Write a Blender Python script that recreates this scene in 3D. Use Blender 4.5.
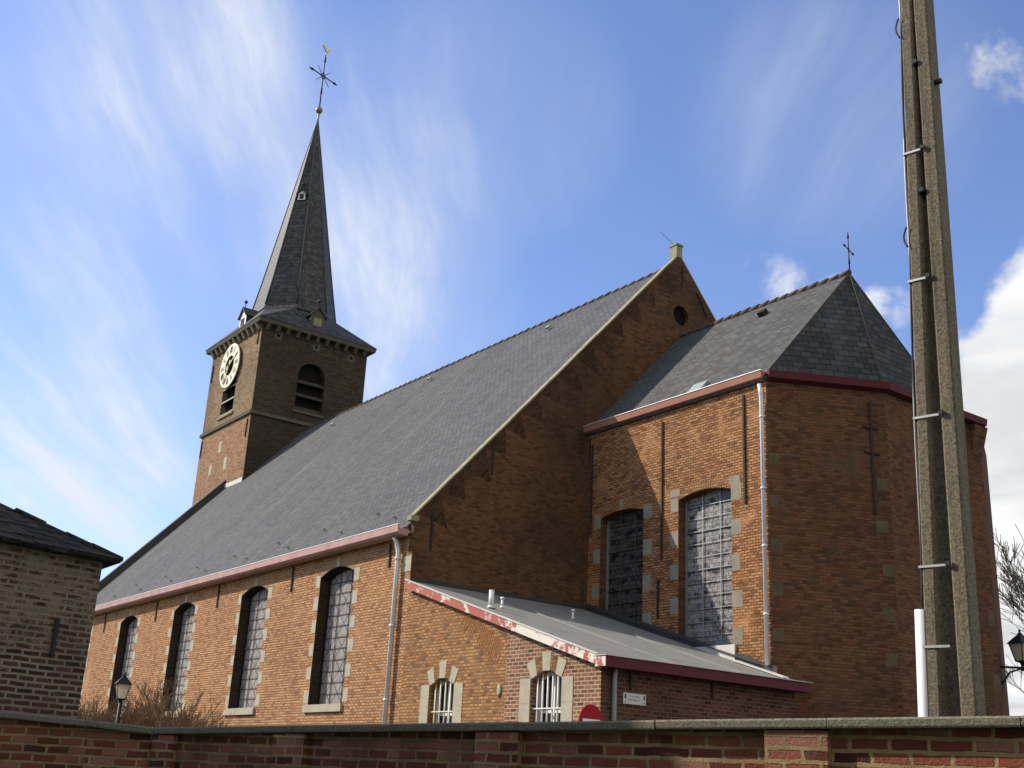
import bpy, math, random
from mathutils import Vector, Matrix
R = math.radians
scene = bpy.context.scene
for o in list(bpy.data.objects):
    bpy.data.objects.remove(o)
COL = scene.collection

# ------------------------------------------------------------------ camera
cd = bpy.data.cameras.new('camera')
cam = bpy.data.objects.new('camera', cd); COL.objects.link(cam)
cd.sensor_width = 36.0
cd.lens = 1150 / 1024 * 36.0
cd.clip_start = 0.1; cd.clip_end = 4000
CR = Vector((0.59761523, 0.80026617, 0.049296))
CU = Vector((0.23550063, -0.23397117, 0.94329049))
CF = Vector((-0.76641731, 0.55211552, 0.32828792))
m = Matrix.Identity(4)
for i in range(3):
    m[i][0] = CR[i]; m[i][1] = CU[i]; m[i][2] = -CF[i]
m[0][3], m[1][3], m[2][3] = 24.857, -15.065, 1.6
cam.matrix_world = m
scene.camera = cam

# ------------------------------------------------------------------ light
LDIR = Vector((1.0, 0.80, -0.95)).normalized()      # the way the light travels
SUN_EL = math.asin(-LDIR.z)
SUN_AZ = math.atan2(-LDIR.x, -LDIR.y)               # from +Y towards +X
sl = bpy.data.lights.new('sun', 'SUN'); sl.energy = 5.0; sl.angle = R(0.5); sl.color = (1.0, 0.92, 0.79)
sun = bpy.data.objects.new('sun', sl); COL.objects.link(sun)
sun.rotation_euler = LDIR.to_track_quat('-Z', 'Y').to_euler()
sun.location = (-30, -40, 60)

w = bpy.data.worlds.new('World'); scene.world = w; w.use_nodes = True
nt = w.node_tree; nt.nodes.clear()
def wn(t, **k):
    n = nt.nodes.new(t)
    for a, b in k.items(): setattr(n, a, b)
    return n
def wl(a, b): nt.links.new(a, b)
def wmath(op, a, b=None, c=None, clamp=False):
    n = wn('ShaderNodeMath', operation=op, use_clamp=clamp)
    for i, v in enumerate((a, b, c)):
        if v is None: continue
        if isinstance(v, (int, float)): n.inputs[i].default_value = v
        else: wl(v, n.inputs[i])
    return n.outputs[0]
out = wn('ShaderNodeOutputWorld'); bg = wn('ShaderNodeBackground'); wl(bg.outputs[0], out.inputs[0])
sky = wn('ShaderNodeTexSky', sky_type='NISHITA'); sky.sun_disc = False
sky.sun_elevation = SUN_EL; sky.sun_rotation = SUN_AZ
sky.altitude = 50; sky.air_density = 1.0; sky.dust_density = 0.35; sky.ozone_density = 1.6
bg.inputs[1].default_value = 0.10
tc = wn('ShaderNodeTexCoord'); DIR = tc.outputs['Generated']
sep = wn('ShaderNodeSeparateXYZ'); wl(DIR, sep.inputs[0])
zz = wmath('ADD', wmath('MAXIMUM', sep.outputs[2], 0.0), 0.06)
px = wmath('DIVIDE', sep.outputs[0], zz); py = wmath('DIVIDE', sep.outputs[1], zz)
wx, wy = -0.844, 0.536                                # the way the high wind blows
along = wmath('ADD', wmath('MULTIPLY', px, wx), wmath('MULTIPLY', py, wy))
across = wmath('ADD', wmath('MULTIPLY', px, -wy), wmath('MULTIPLY', py, wx))
def noise(vec, scale, det, rough, dist=0.0):
    n = wn('ShaderNodeTexNoise'); wl(vec, n.inputs['Vector'])
    n.inputs['Scale'].default_value = scale; n.inputs['Detail'].default_value = det
    n.inputs['Roughness'].default_value = rough; n.inputs['Distortion'].default_value = dist
    return n.outputs['Fac']
def comb(x, y, z=0.0):
    n = wn('ShaderNodeCombineXYZ')
    for i, v in enumerate((x, y, z)):
        if isinstance(v, (int, float)): n.inputs[i].default_value = v
        else: wl(v, n.inputs[i])
    return n.outputs[0]
def srange(v, a, b, c=0.0, d=1.0, smooth=True):
    n = wn('ShaderNodeMapRange'); n.interpolation_type = 'SMOOTHSTEP' if smooth else 'LINEAR'
    wl(v, n.inputs[0])
    for i, q in enumerate((a, b, c, d)): n.inputs[i + 1].default_value = q
    return n.outputs[0]
warp = noise(comb(along, across), 0.8, 3, 0.5)
st = noise(comb(wmath('MULTIPLY', along, 0.24), wmath('ADD', wmath('MULTIPLY', across, 1.5), wmath('MULTIPLY', warp, 0.4))), 1.7, 8, 0.6, 0.15)
fl = noise(comb(wmath('MULTIPLY', along, 0.8), across), 2.2, 6, 0.6, 0.7)
def blob(d, deg):
    n = wn('ShaderNodeVectorMath', operation='DOT_PRODUCT'); wl(DIR, n.inputs[0])
    v = Vector(d).normalized(); n.inputs[1].default_value = v
    return srange(n.outputs['Value'], math.cos(R(deg)), 1.0)
def addall(lst):
    a = lst[0]
    for b in lst[1:]: a = wmath('ADD', a, b)
    return a
cir = addall([wmath('MULTIPLY', blob(d, r), s) for d, r, s in (
    ((-0.811, 0.211, 0.546), 9, .75), ((-0.834, 0.272, 0.480), 11, .70), ((-0.810, 0.439, 0.388), 8, .85),
    ((-0.784, 0.427, 0.451), 7, .55), ((-0.904, 0.261, 0.338), 9, .30), ((-0.942, 0.214, 0.258), 9, .42),
    ((-0.928, 0.275, 0.251), 7, .30), ((-0.878, 0.178, 0.444), 7, .35), ((-0.707, 0.461, 0.536), 8, .60),
    ((-0.506, 0.679, 0.532), 8, .3), ((-0.95, 0.25, 0.14), 9, .25))])
stp = srange(st, 0.38, 0.70); flp = srange(fl, 0.32, 0.72); fi = srange(noise(comb(wmath('MULTIPLY', along, 0.5), wmath('ADD', wmath('MULTIPLY', across, 4.0), wmath('MULTIPLY', warp, 0.9))), 2.2, 8, 0.68, 0.2), 0.36, 0.66)
cirrus = wmath('MULTIPLY', cir, wmath('ADD', wmath('ADD', wmath('MULTIPLY', stp, 0.34), 0.16), wmath('ADD', wmath('MULTIPLY', wmath('MULTIPLY', flp, stp), 0.38), wmath('MULTIPLY', wmath('MULTIPLY', fi, stp), 0.42))), clamp=True)
# heaped white cloud low on the right, with small torn-off puffs
cn = noise(DIR, 9.0, 8, 0.6, 0.25)
cn2 = noise(DIR, 26.0, 5, 0.6, 0.2)
cum = addall([wmath('MULTIPLY', blob(d, r), s) for d, r, s in (
    ((-0.395, 0.868, 0.300), 9.6, 1.8), ((-0.44, 0.88, 0.17), 9.5, 1.4), ((-0.36, 0.92, 0.17), 13, 1.4), ((0.80, 0.25, 0.50), 62, 1.3), ((0.45, -0.75, 0.45), 40, .9),  # the two widest are unseen clouds added to brighten and whiten the shade
    ((-0.398, 0.736, 0.548), 3.0, .34), ((-0.598, 0.686, 0.415), 3.0, .37), ((-0.522, 0.768, 0.370), 3.0, .62), ((-0.555, 0.74, 0.395), 2.2, .42))])
cumf = srange(wmath('ADD', cum, wmath('ADD', wmath('MULTIPLY', wmath('SUBTRACT', cn, 0.5), 1.5), wmath('MULTIPLY', wmath('SUBTRACT', cn2, 0.5), 0.5))), 0.33, 0.72)
cumf = wmath('MULTIPLY', cumf, srange(cum, 0.0, 0.12))
shade = srange(noise(comb(wmath('MULTIPLY', along, 1.0), across, sep.outputs[2]), 1.6, 5, 0.55, 0.3), 0.3, 0.7)
tint = wn('ShaderNodeMix', data_type='RGBA', blend_type='MULTIPLY'); tint.inputs[0].default_value = 1.0
wl(sky.outputs[0], tint.inputs[6]); tint.inputs[7].default_value = (1.46, 1.49, 1.84, 1)
m1 = wn('ShaderNodeMix', data_type='RGBA'); wl(cirrus, m1.inputs[0]); wl(tint.outputs[2], m1.inputs[6]); m1.inputs[7].default_value = (7.2, 7.7, 8.6, 1)
cc = wn('ShaderNodeMix', data_type='RGBA'); wl(shade, cc.inputs[0]); cc.inputs[6].default_value = (6.2, 6.3, 6.5, 1); cc.inputs[7].default_value = (9.0, 9.0, 9.0, 1)
m2 = wn('ShaderNodeMix', data_type='RGBA'); wl(cumf, m2.inputs[0]); wl(m1.outputs[2], m2.inputs[6]); wl(cc.outputs[2], m2.inputs[7])
wl(m2.outputs[2], bg.inputs[0])

scene.view_settings.view_transform = 'Standard'; scene.view_settings.look = 'None'
scene.view_settings.exposure = 0.18; scene.view_settings.gamma = 1.0
scene.view_settings.use_curve_mapping = False
scene.cycles.max_bounces = 6

# ------------------------------------------------------------------ materials
class NT:
    def __init__(s, name):
        s.m = bpy.data.materials.new(name); s.m.use_nodes = True
        s.t = s.m.node_tree; s.t.nodes.clear()
        s.o = s.n('ShaderNodeOutputMaterial'); s.b = s.n('ShaderNodeBsdfPrincipled')
        s.l(s.b.outputs[0], s.o.inputs[0])
    def n(s, t, **k):
        n = s.t.nodes.new(t)
        for a, b in k.items(): setattr(n, a, b)
        return n
    def l(s, a, b): s.t.links.new(a, b)
    def put(s, sock, v):
        if isinstance(v, (int, float)): sock.default_value = v
        elif isinstance(v, tuple): sock.default_value = v if len(v) == 4 else (*v, 1)
        else: s.l(v, sock)
    def uv(s): return s.n('ShaderNodeTexCoord').outputs['UV']
    def obj(s): return s.n('ShaderNodeTexCoord').outputs['Object']
    def math(s, op, a, b=0.0, clamp=False):
        n = s.n('ShaderNodeMath', operation=op, use_clamp=clamp); s.put(n.inputs[0], a); s.put(n.inputs[1], b); return n.outputs[0]
    def noise(s, vec, scale, det=5, rough=0.55, dist=0.0, color=False):
        n = s.n('ShaderNodeTexNoise'); s.l(vec, n.inputs['Vector'])
        n.inputs['Scale'].default_value = scale; n.inputs['Detail'].default_value = det
        n.inputs['Roughness'].default_value = rough; n.inputs['Distortion'].default_value = dist
        return n.outputs['Color' if color else 'Fac']
    def ramp(s, v, stops, interp='LINEAR'):
        n = s.n('ShaderNodeValToRGB'); s.l(v, n.inputs[0]); cr = n.color_ramp; cr.interpolation = interp
        while len(cr.elements) < len(stops): cr.elements.new(0.5)
        for e, (p, c) in zip(cr.elements, stops):
            e.position = p; e.color = (*c, 1) if len(c) == 3 else c
        return n.outputs[0]
    def mix(s, f, a, b, mode='MIX'):
        n = s.n('ShaderNodeMix', data_type='RGBA', blend_type=mode)
        s.put(n.inputs[0], f); s.put(n.inputs[6], a); s.put(n.inputs[7], b); return n.outputs[2]
    def rng(s, v, a, b, c=0.0, d=1.0):
        n = s.n('ShaderNodeMapRange'); n.interpolation_type = 'SMOOTHSTEP'; s.l(v, n.inputs[0])
        for i, q in enumerate((a, b, c, d)): n.inputs[i + 1].default_value = q
        return n.outputs[0]
    def bump(s, h, strength=0.4, dist=0.01):
        n = s.n('ShaderNodeBump'); n.inputs['Strength'].default_value = strength; n.inputs['Distance'].default_value = dist
        s.l(h, n.inputs['Height']); s.l(n.outputs[0], s.b.inputs['Normal'])
    def scale(s, vec, x, y, z=1):
        n = s.n('ShaderNodeMapping'); s.l(vec, n.inputs[0]); n.inputs['Scale'].default_value = (x, y, z); return n.outputs[0]
    def base(s, c, rough=0.85, spec=0.2, metal=0.0):
        s.put(s.b.inputs['Base Color'], c); s.put(s.b.inputs['Roughness'], rough)
        s.b.inputs['Specular IOR Level'].default_value = spec; s.b.inputs['Metallic'].default_value = metal
        return s.m

def brick(name, pal, mortar, bw=0.24, bh=0.08, ms=0.011, grime=(0.05, 0.04, 0.035), gamt=0.3, stain=None, wob=0.006, bump=0.6, gscale=0.35, squash=1.0, streak=0.15, mvar=0.35, joints=0.0, fw=0.0, turn=0.0):
    k = NT(name); uv = k.uv()
    nz = k.noise(uv, 5.0, 3, 0.5, 0, True)
    vm = k.n('ShaderNodeVectorMath', operation='MULTIPLY_ADD'); k.l(nz, vm.inputs[0]); vm.inputs[1].default_value = (wob * 2, wob, 0); k.l(uv, vm.inputs[2])
    vv = vm.outputs[0]
    if fw:
        v2 = k.n('ShaderNodeVectorMath', operation='MULTIPLY_ADD'); k.l(k.noise(uv, 28.0, 2, 0.6, 0, True), v2.inputs[0]); v2.inputs[1].default_value = (fw * 3, fw * 2, 0); k.l(vv, v2.inputs[2]); vv = v2.outputs[0]
    if turn:
        mp = k.n('ShaderNodeMapping'); k.l(vv, mp.inputs[0]); mp.inputs['Rotation'].default_value = (0, 0, turn); vv = mp.outputs[0]
    bt = k.n('ShaderNodeTexBrick'); k.l(vv, bt.inputs['Vector'])
    bt.offset = 0.5; bt.squash = squash; bt.squash_frequency = 2
    bt.inputs['Color1'].default_value = (0, 0, 0, 1); bt.inputs['Color2'].default_value = (1, 1, 1, 1); bt.inputs['Mortar'].default_value = (.5, .5, .5, 1)
    bt.inputs['Scale'].default_value = 1.0; bt.inputs['Mortar Size'].default_value = ms; bt.inputs['Mortar Smooth'].default_value = 0.25
    bt.inputs['Bias'].default_value = 0.0; bt.inputs['Brick Width'].default_value = bw; bt.inputs['Row Height'].default_value = bh
    per = bt.outputs['Color']
    big = k.noise(uv, gscale, 5, 0.6)
    tone = k.math('ADD', k.math('MULTIPLY', per, 0.72), k.math('MULTIPLY', k.noise(uv, 1.7, 4, 0.6), 0.28), True)
    n = len(pal)
    col = k.ramp(tone, [((i + 0.5) / n, c) for i, c in enumerate(pal)])
    fine = k.noise(uv, 55, 3, 0.6)
    col = k.mix(k.rng(fine, 0.25, 0.75, 0.0, 0.30), col, tuple(c * 0.45 for c in pal[0]))
    mcol = k.mix(k.rng(k.noise(uv, 2.3, 3, 0.6), 0.3, 0.7, 0, mvar), mortar, tuple(c * 0.35 for c in mortar))
    col = k.mix(bt.outputs['Fac'], col, mcol)
    if joints:   # courses whose joints have weathered out into dark broken lines
        jn = k.noise(k.scale(uv, 2.2, 13.0), 1.0, 4, 0.7)
        col = k.mix(k.rng(jn, 0.54, 0.66, 0, joints), col, tuple(c * 0.4 for c in pal[0]))
    if stain:
        sc, lo, hi, c2 = stain
        f = k.rng(k.noise(uv, sc, 6, 0.65, 0.4), lo, hi)
        col = k.mix(f, col, c2)
    g = k.rng(big, 0.42, 0.75, 0.0, gamt)
    col = k.mix(g, col, grime)
    stk = k.rng(k.noise(k.scale(uv, 1.6, 0.12), 1.0, 5, 0.65), 0.5, 0.8, 0.0, streak)
    col = k.mix(stk, col, grime)
    h = k.math('ADD', k.math('MULTIPLY', bt.outputs['Fac'], -1.0), k.math('MULTIPLY', fine, 0.5))
    h = k.math('ADD', h, k.math('MULTIPLY', per, 0.35))
    k.bump(h, bump, 0.012)
    return k.base(col, 0.92, 0.12)

def slate(name, c0, c1, bw=0.26, bh=0.14, moss=None, bump=0.5, rough=0.62, edge=0.55):
    k = NT(name); uv = k.uv()
    bt = k.n('ShaderNodeTexBrick'); k.l(uv, bt.inputs['Vector'])
    bt.inputs['Color1'].default_value = (0, 0, 0, 1); bt.inputs['Color2'].default_value = (1, 1, 1, 1); bt.inputs['Mortar'].default_value = (.2, .2, .2, 1)
    bt.inputs['Scale'].default_value = 1; bt.inputs['Mortar Size'].default_value = 0.012; bt.inputs['Mortar Smooth'].default_value = 0.5
    bt.inputs['Brick Width'].default_value = bw; bt.inputs['Row Height'].default_value = bh
    per = bt.outputs['Color']
    col = k.mix(per, c0, c1)
    col = k.mix(k.math('MULTIPLY', bt.outputs['Fac'], edge), col, tuple(c * 0.3 for c in c0))
    big = k.noise(uv, 0.45, 6, 0.65)
    col = k.mix(k.rng(big, 0.35, 0.75, 0, 0.4), col, tuple(c * 0.6 for c in c0))
    col = k.mix(k.rng(k.noise(k.scale(uv, 1.2, 0.12), 1.0, 5, 0.6), 0.5, 0.8, 0, 0.3), col, tuple(min(1, c * 1.6) for c in c1))
    if moss:
        col = k.mix(k.rng(k.noise(uv, 3.0, 6, 0.7), moss[0], moss[1]), col, moss[2])
    # each course leans: saw-tooth height along the slope gives the lower edge of every slate
    sp = k.n('ShaderNodeSeparateXYZ'); k.l(uv, sp.inputs[0])
    saw = k.math('FRACT', k.math('DIVIDE', sp.outputs[1], bh))
    h = k.math('ADD', k.math('MULTIPLY', saw, -0.8), k.math('ADD', k.math('MULTIPLY', per, 0.5), k.math('MULTIPLY', bt.outputs['Fac'], -0.5)))
    h = k.math('ADD', h, k.math('MULTIPLY', k.noise(uv, 8, 4, 0.6), 0.6))
    k.bump(h, bump, 0.012)
    return k.base(col, rough, 0.15)

def plain(name, c, rough=0.6, spec=0.3, metal=0.0, var=0.25, scale=6.0, bump=0.0, dark=0.5):
    k = NT(name); v = k.obj()
    n = k.noise(v, scale, 6, 0.65)
    col = k.mix(k.rng(n, 0.35, 0.75, 0, var), c, tuple(q * dark for q in c))
    if bump: k.bump(k.noise(v, scale * 12, 4, 0.7), bump, 0.01)
    return k.base(col, rough, spec, metal)

def speckle(name, c, lo=0.45, hi=1.5, sc=55, var=0.35, stain=(0.16, 0.15, 0.06), streak=False):
    k = NT(name); v = k.obj()
    a = k.noise(v, sc, 3, 0.7)
    col = k.ramp(a, [(0.3, tuple(q * lo for q in c)), (0.5, c), (0.7, tuple(min(1, q * hi) for q in c))])
    col = k.mix(k.rng(k.noise(v, 2.2, 6, 0.7), 0.5, 0.8, 0, var), col, stain)
    col = k.mix(k.rng(k.noise(v, 9, 5, 0.7), 0.55, 0.75, 0, 0.35), col, tuple(q * 0.4 for q in c))
    if streak:   # rain streaks, old form marks and rusty runs down the shaft
        col = k.mix(k.rng(k.noise(k.scale(v, 16, 16, .5), 1.0, 5, .7), .5, .72, 0, .6), col, tuple(q * .35 for q in c))
        col = k.mix(k.rng(k.noise(k.scale(v, 9, 9, 1.1), 1.0, 5, .7), .64, .74, 0, .5), col, (.16, .09, .03))
        col = k.mix(k.rng(k.noise(v, 6.5, 6, .75), .64, .68, 0, .5), col, (.30, .27, .21))
    k.bump(k.math('ADD', a, k.noise(v, 14, 5, 0.7)), 0.6, 0.01)
    return k.base(col, 0.95, 0.1)

M = {}
M['brick_nave'] = brick('orange brick', [(.27, .125, .065), (.48, .22, .095), (.59, .28, .115), (.63, .32, .14), (.63, .37, .19)], (.20, .125, .072), ms=.014, gamt=.12, bh=.072, bw=.18, fw=.006, stain=(.5, .5, .8, (.52, .29, .14)), joints=.55)
M['brick_gable'] = brick('brown weathered brick', stain=(.6, .5, .75, (.075, .05, .033)), pal= [(.07, .036, .02), (.13, .058, .026), (.175, .075, .032), (.21, .092, .04), (.195, .10, .052)], mortar=(.115, .077, .047), bh=.072, bw=.19, gamt=.75, gscale=.28, streak=.5, grime=(.028, .021, .015), joints=.3)  # weathering and grime, with the palette also lowered to deepen shade
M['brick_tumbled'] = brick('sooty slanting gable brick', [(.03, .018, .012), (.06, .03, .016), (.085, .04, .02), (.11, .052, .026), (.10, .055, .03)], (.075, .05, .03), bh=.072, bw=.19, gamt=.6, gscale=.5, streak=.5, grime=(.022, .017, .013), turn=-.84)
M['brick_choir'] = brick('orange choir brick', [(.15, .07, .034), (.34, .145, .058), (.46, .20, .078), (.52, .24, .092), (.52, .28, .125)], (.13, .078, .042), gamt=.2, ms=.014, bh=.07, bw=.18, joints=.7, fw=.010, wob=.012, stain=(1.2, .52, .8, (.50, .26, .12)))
M['brick_apse'] = brick('red apse brick', stain=(.7, .5, .78, (.10, .068, .042)), pal= [(.08, .04, .023), (.14, .058, .029), (.195, .075, .034), (.23, .092, .041), (.205, .102, .055)], mortar=(.105, .07, .045), bh=.075, bw=.2, gamt=.6, gscale=.3, streak=.5, grime=(.03, .022, .015), joints=.4)  # grimy brick, its colours lowered further to paint in deeper shade
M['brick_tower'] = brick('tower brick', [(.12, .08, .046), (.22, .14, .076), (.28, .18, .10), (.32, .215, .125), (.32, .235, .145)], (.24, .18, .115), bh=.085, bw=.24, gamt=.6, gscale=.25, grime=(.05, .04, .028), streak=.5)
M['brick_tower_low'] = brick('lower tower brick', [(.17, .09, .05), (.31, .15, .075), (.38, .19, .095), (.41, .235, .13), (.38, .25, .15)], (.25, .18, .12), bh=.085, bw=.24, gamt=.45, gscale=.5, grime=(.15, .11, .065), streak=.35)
M['brick_tower_shade'] = brick('shade-darkened tower brick', [(.034, .027, .02), (.058, .042, .03), (.074, .053, .037), (.09, .064, .044), (.09, .07, .05)], (.075, .06, .044), bh=.085, bw=.24, gamt=.7, gscale=.25, grime=(.03, .024, .018), streak=.5)  # darker copy: shade of unlit walls and reveals put into the colour
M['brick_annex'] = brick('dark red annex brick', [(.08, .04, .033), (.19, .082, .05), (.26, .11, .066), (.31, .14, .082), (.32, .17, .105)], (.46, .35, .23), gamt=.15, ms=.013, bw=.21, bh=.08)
M['brick_annex_shade'] = brick('shade-darkened red annex brick', [(.04, .018, .014), (.10, .038, .024), (.13, .052, .032), (.15, .062, .038), (.15, .072, .046)], (.17, .12, .085), gamt=.5, ms=.011, bw=.21, bh=.08, grime=(.03, .022, .017))  # darker copy of the annex brick, east-side shade in its colour
M['brick_annex_old'] = brick('orange annex brick', [(.16, .075, .04), (.36, .165, .065), (.46, .215, .082), (.51, .25, .095), (.53, .29, .13)], (.20, .125, .065), ms=.014, gamt=.18, bw=.185, bh=.074, joints=.45, fw=.006, stain=(1.1, .55, .8, (.42, .27, .12)))
M['brick_shed'] = brick('whitewashed old brick', [(.035, .018, .013), (.075, .03, .02), (.10, .038, .024), (.12, .052, .033)], (.25, .22, .175), bw=.185, bh=.062, ms=.014, gamt=.3, wob=.03, stain=None, mvar=.6)
M['brick_garden'] = brick('garden wall brick', [(.07, .03, .026), (.20, .062, .042), (.31, .098, .06), (.39, .155, .10), (.40, .21, .155)], (.45, .32, .165), bw=.225, bh=.076, ms=.014, gamt=.45, wob=.024, fw=.007, bump=1.0, gscale=.9, grime=(.045, .032, .025), stain=(2.6, .6, .8, (.30, .225, .12)), mvar=.75, streak=.3)
M['slate_nave'] = slate('grey slate', (.080, .080, .080), (.125, .125, .121), edge=.8, bump=1.0, rough=.8, moss=(.58, .82, (.155, .15, .125)))
M['slate_choir'] = slate('mossy grey slate', (.070, .070, .066), (.125, .123, .116), moss=(.55, .85, (.115, .112, .075)), rough=.85, bump=.8)
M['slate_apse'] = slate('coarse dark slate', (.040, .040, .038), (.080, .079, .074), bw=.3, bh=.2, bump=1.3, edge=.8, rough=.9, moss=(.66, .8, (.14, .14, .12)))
M['slate_spire'] = slate('dark spire slate', (.036, .035, .037), (.072, .070, .070), bw=.3, bh=.22, rough=.5, bump=.8, moss=(.45, .75, (.12, .12, .10)))
M['stone'] = plain('pale limestone', (.44, .395, .29), .9, .1, var=.45, scale=3, bump=.3, dark=.55)
M['quoin_brown'] = plain('dark brown stone', (.135, .10, .06), .95, .1, var=.6, scale=4, bump=.3)  # dark brown tone close to the apse brick
M['stone_dark'] = plain('dark limestone', (.115, .10, .075), .95, .1, var=.5, scale=3, bump=.3)  # dark tone with random blotches
M['stone_grey'] = plain('grey limestone', (.28, .245, .18), .9, .1, var=.55, scale=2.5, bump=.3)
M['coping_stone'] = plain('lichened coping', (.33, .30, .20), .95, .1, var=.6, scale=3.5, bump=.4)
M['pink_paint'] = plain('faded pink gutter paint', (.46, .27, .24), .75, .2, var=.7, scale=2.2, dark=.65)
M['red_paint'] = plain('dark red gutter paint', (.11, .018, .022), .6, .2, var=.4, scale=1.5)
M['salmon_paint'] = plain('worn salmon gutter paint', (.36, .16, .105), .7, .2, var=.6, scale=1.6, dark=.6)
M['zinc'] = plain('zinc pipe', (.74, .72, .68), .4, .5, .2, var=.35, scale=3)
M['zinc_dull'] = plain('dull zinc', (.30, .34, .33), .6, .4, .25, var=.4, scale=3)
M['white_pipe'] = plain('pale metal pipe', (.72, .71, .74), .35, .5, .2, var=.2, scale=3)
M['lead'] = plain('lead sheet roof', (.25, .25, .225), .6, .25, .0, var=.5, scale=1.3, bump=.1, dark=.6)
M['lead_dark'] = plain('dark lead flashing', (.06, .06, .06), .7, .2, .0, var=.4, scale=2)
M['lead_white'] = plain('pale lead flashing', (.60, .58, .53), .7, .3, var=.3, scale=2)
M['iron'] = plain('black iron', (.02, .019, .018), .6, .4, .3, var=.3)
M['iron_rust'] = plain('rusty iron', (.045, .03, .024), .8, .3, .1, var=.4)
M['black'] = plain('dark void', (.012, .011, .010), .9, .1)
M['wood_dark'] = plain('dark louvre wood', (.055, .045, .038), .85, .2, var=.5)
M['wood_pale'] = plain('pale louvre edge', (.42, .41, .38), .8, .2, var=.4)
M['white'] = plain('white paint', (.78, .77, .72), .5, .4, var=.2, scale=5, dark=.7)
M['cream'] = plain('cream paint', (.76, .70, .52), .5, .4, var=.2, scale=5, dark=.7)
M['clock_white'] = plain('weathered clock white', (.68, .64, .50), .6, .3, var=.3, scale=4, dark=.7)
M['gold'] = plain('gilded metal', (.65, .52, .24), .35, .5, .6, var=.2)
M['ball'] = plain('weathered brass ball', (.27, .22, .11), .5, .4, .5, var=.3)
M['sign_red'] = plain('red sign enamel', (.36, .006, .012), .6, .2, var=.1)
M['sign_grey'] = plain('grey metal', (.35, .35, .34), .45, .5, .5, var=.3)
M['ink'] = plain('dark lettering', (.05, .045, .045), .7, .2)
M['concrete'] = speckle('exposed aggregate concrete', (.18, .152, .11), var=.6, stain=(.075, .06, .036), streak=True)
M['concrete_coping'] = speckle('grey concrete coping', (.20, .18, .135), sc=70, stain=(.09, .085, .045))
M['plastic_white'] = plain('white plastic conduit', (.82, .82, .80), .45, .4, var=.08)
M['cable'] = plain('black cable sheath', (.03, .03, .033), .6, .3)
M['strap'] = plain('galvanised strap', (.66, .65, .62), .4, .5, .5, var=.2)
M['bark'] = plain('brown twig bark', (.22, .145, .085), .95, .1, var=.5, scale=8)
M['bark_grey'] = plain('grey bark', (.10, .085, .07), .95, .1, var=.5, scale=8)
M['asphalt'] = speckle('asphalt', (.05, .05, .05), sc=90, stain=(.07, .065, .06))
M['paving'] = brick('concrete paving', [(.20, .19, .17), (.24, .23, .21), (.27, .26, .24)], (.12, .11, .10), bw=.3, bh=.3, ms=.008, gamt=.25)
M['grass'] = speckle('rough grass', (.06, .085, .03), sc=25, stain=(.10, .09, .04))
M['ridge'] = plain('ridge tile', (.10, .075, .06), .9, .2, var=.6, scale=4)
M['tiles_old'] = slate('old dark roof tile', (.035, .031, .027), (.07, .062, .052), bw=.24, bh=.2, moss=(.58, .78, (.13, .12, .095)), bump=1.0, rough=.9)
M['lamp_glass'] = None

M['brick_arch'] = plain('faded arch brick', (.36, .235, .13), .95, .1, var=.5, scale=6, dark=.6)
M['brick_patch'] = plain('darker orange brick', (.30, .135, .055), .95, .1, var=.6, scale=7, dark=.45)
def peeling():
    k = NT('peeling red and white paint'); v = k.obj()
    f = k.rng(k.noise(v, 3.2, 6, 0.75), 0.46, 0.53)
    g = k.rng(k.noise(v, 0.35, 2, 0.5), 0.3, 0.6)
    x = k.n('ShaderNodeSeparateXYZ'); k.l(v, x.inputs[0])
    more = k.rng(x.outputs[0], 1.0, 6.5, -0.06, 0.10)
    f2 = k.rng(k.math('ADD', k.noise(v, 3.2, 6, 0.75), more), 0.5, 0.56)
    col = k.mix(f2, (.40, .12, .085), (.72, .66, .56))
    col = k.mix(k.rng(k.noise(v, 11, 5, 0.7), 0.6, 0.7, 0, .6), col, (.30, .22, .16))
    return k.base(col, .75, .2)
M['peeling'] = peeling()

def glass_leaded():
    k = NT('leaded window glass'); uv = k.uv()
    bt = k.n('ShaderNodeTexBrick'); k.l(uv, bt.inputs['Vector']); bt.offset = 0.0
    bt.inputs['Color1'].default_value = (0, 0, 0, 1); bt.inputs['Color2'].default_value = (1, 1, 1, 1); bt.inputs['Mortar'].default_value = (.5, .5, .5, 1)
    bt.inputs['Scale'].default_value = 1; bt.inputs['Mortar Size'].default_value = .006; bt.inputs['Brick Width'].default_value = .22; bt.inputs['Row Height'].default_value = .31
    sp = k.n('ShaderNodeSeparateXYZ'); k.l(uv, sp.inputs[0])
    cell = .65
    def line(sign):
        q = k.math('FRACT', k.math('ADD', k.math('DIVIDE', sp.outputs[0], cell), k.math('MULTIPLY', k.math('DIVIDE', sp.outputs[1], .62), sign)))
        return k.math('LESS_THAN', q, .075)
    dg = k.math('MAXIMUM', line(1.0), line(-1.0))
    lead = k.math('MAXIMUM', k.math('MULTIPLY', bt.outputs['Fac'], .6), dg)
    n = k.noise(uv, 1.1, 4, .6); n2 = k.noise(uv, 7, 4, .6)
    col = k.mix(bt.outputs['Color'], (.27, .245, .215), (.37, .335, .29))
    col = k.mix(k.rng(n, .35, .7, 0, .45), col, (.20, .19, .21))
    col = k.mix(k.rng(n2, .55, .75, 0, .5), col, (.42, .385, .335))
    col = k.mix(k.math('MULTIPLY', lead, .8), col, (.05, .045, .05))
    k.bump(k.math('ADD', n2, k.math('MULTIPLY', bt.outputs['Color'], .8)), .35, .01)
    return k.base(col, .7, .08)
M['glass_nave'] = glass_leaded()

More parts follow.
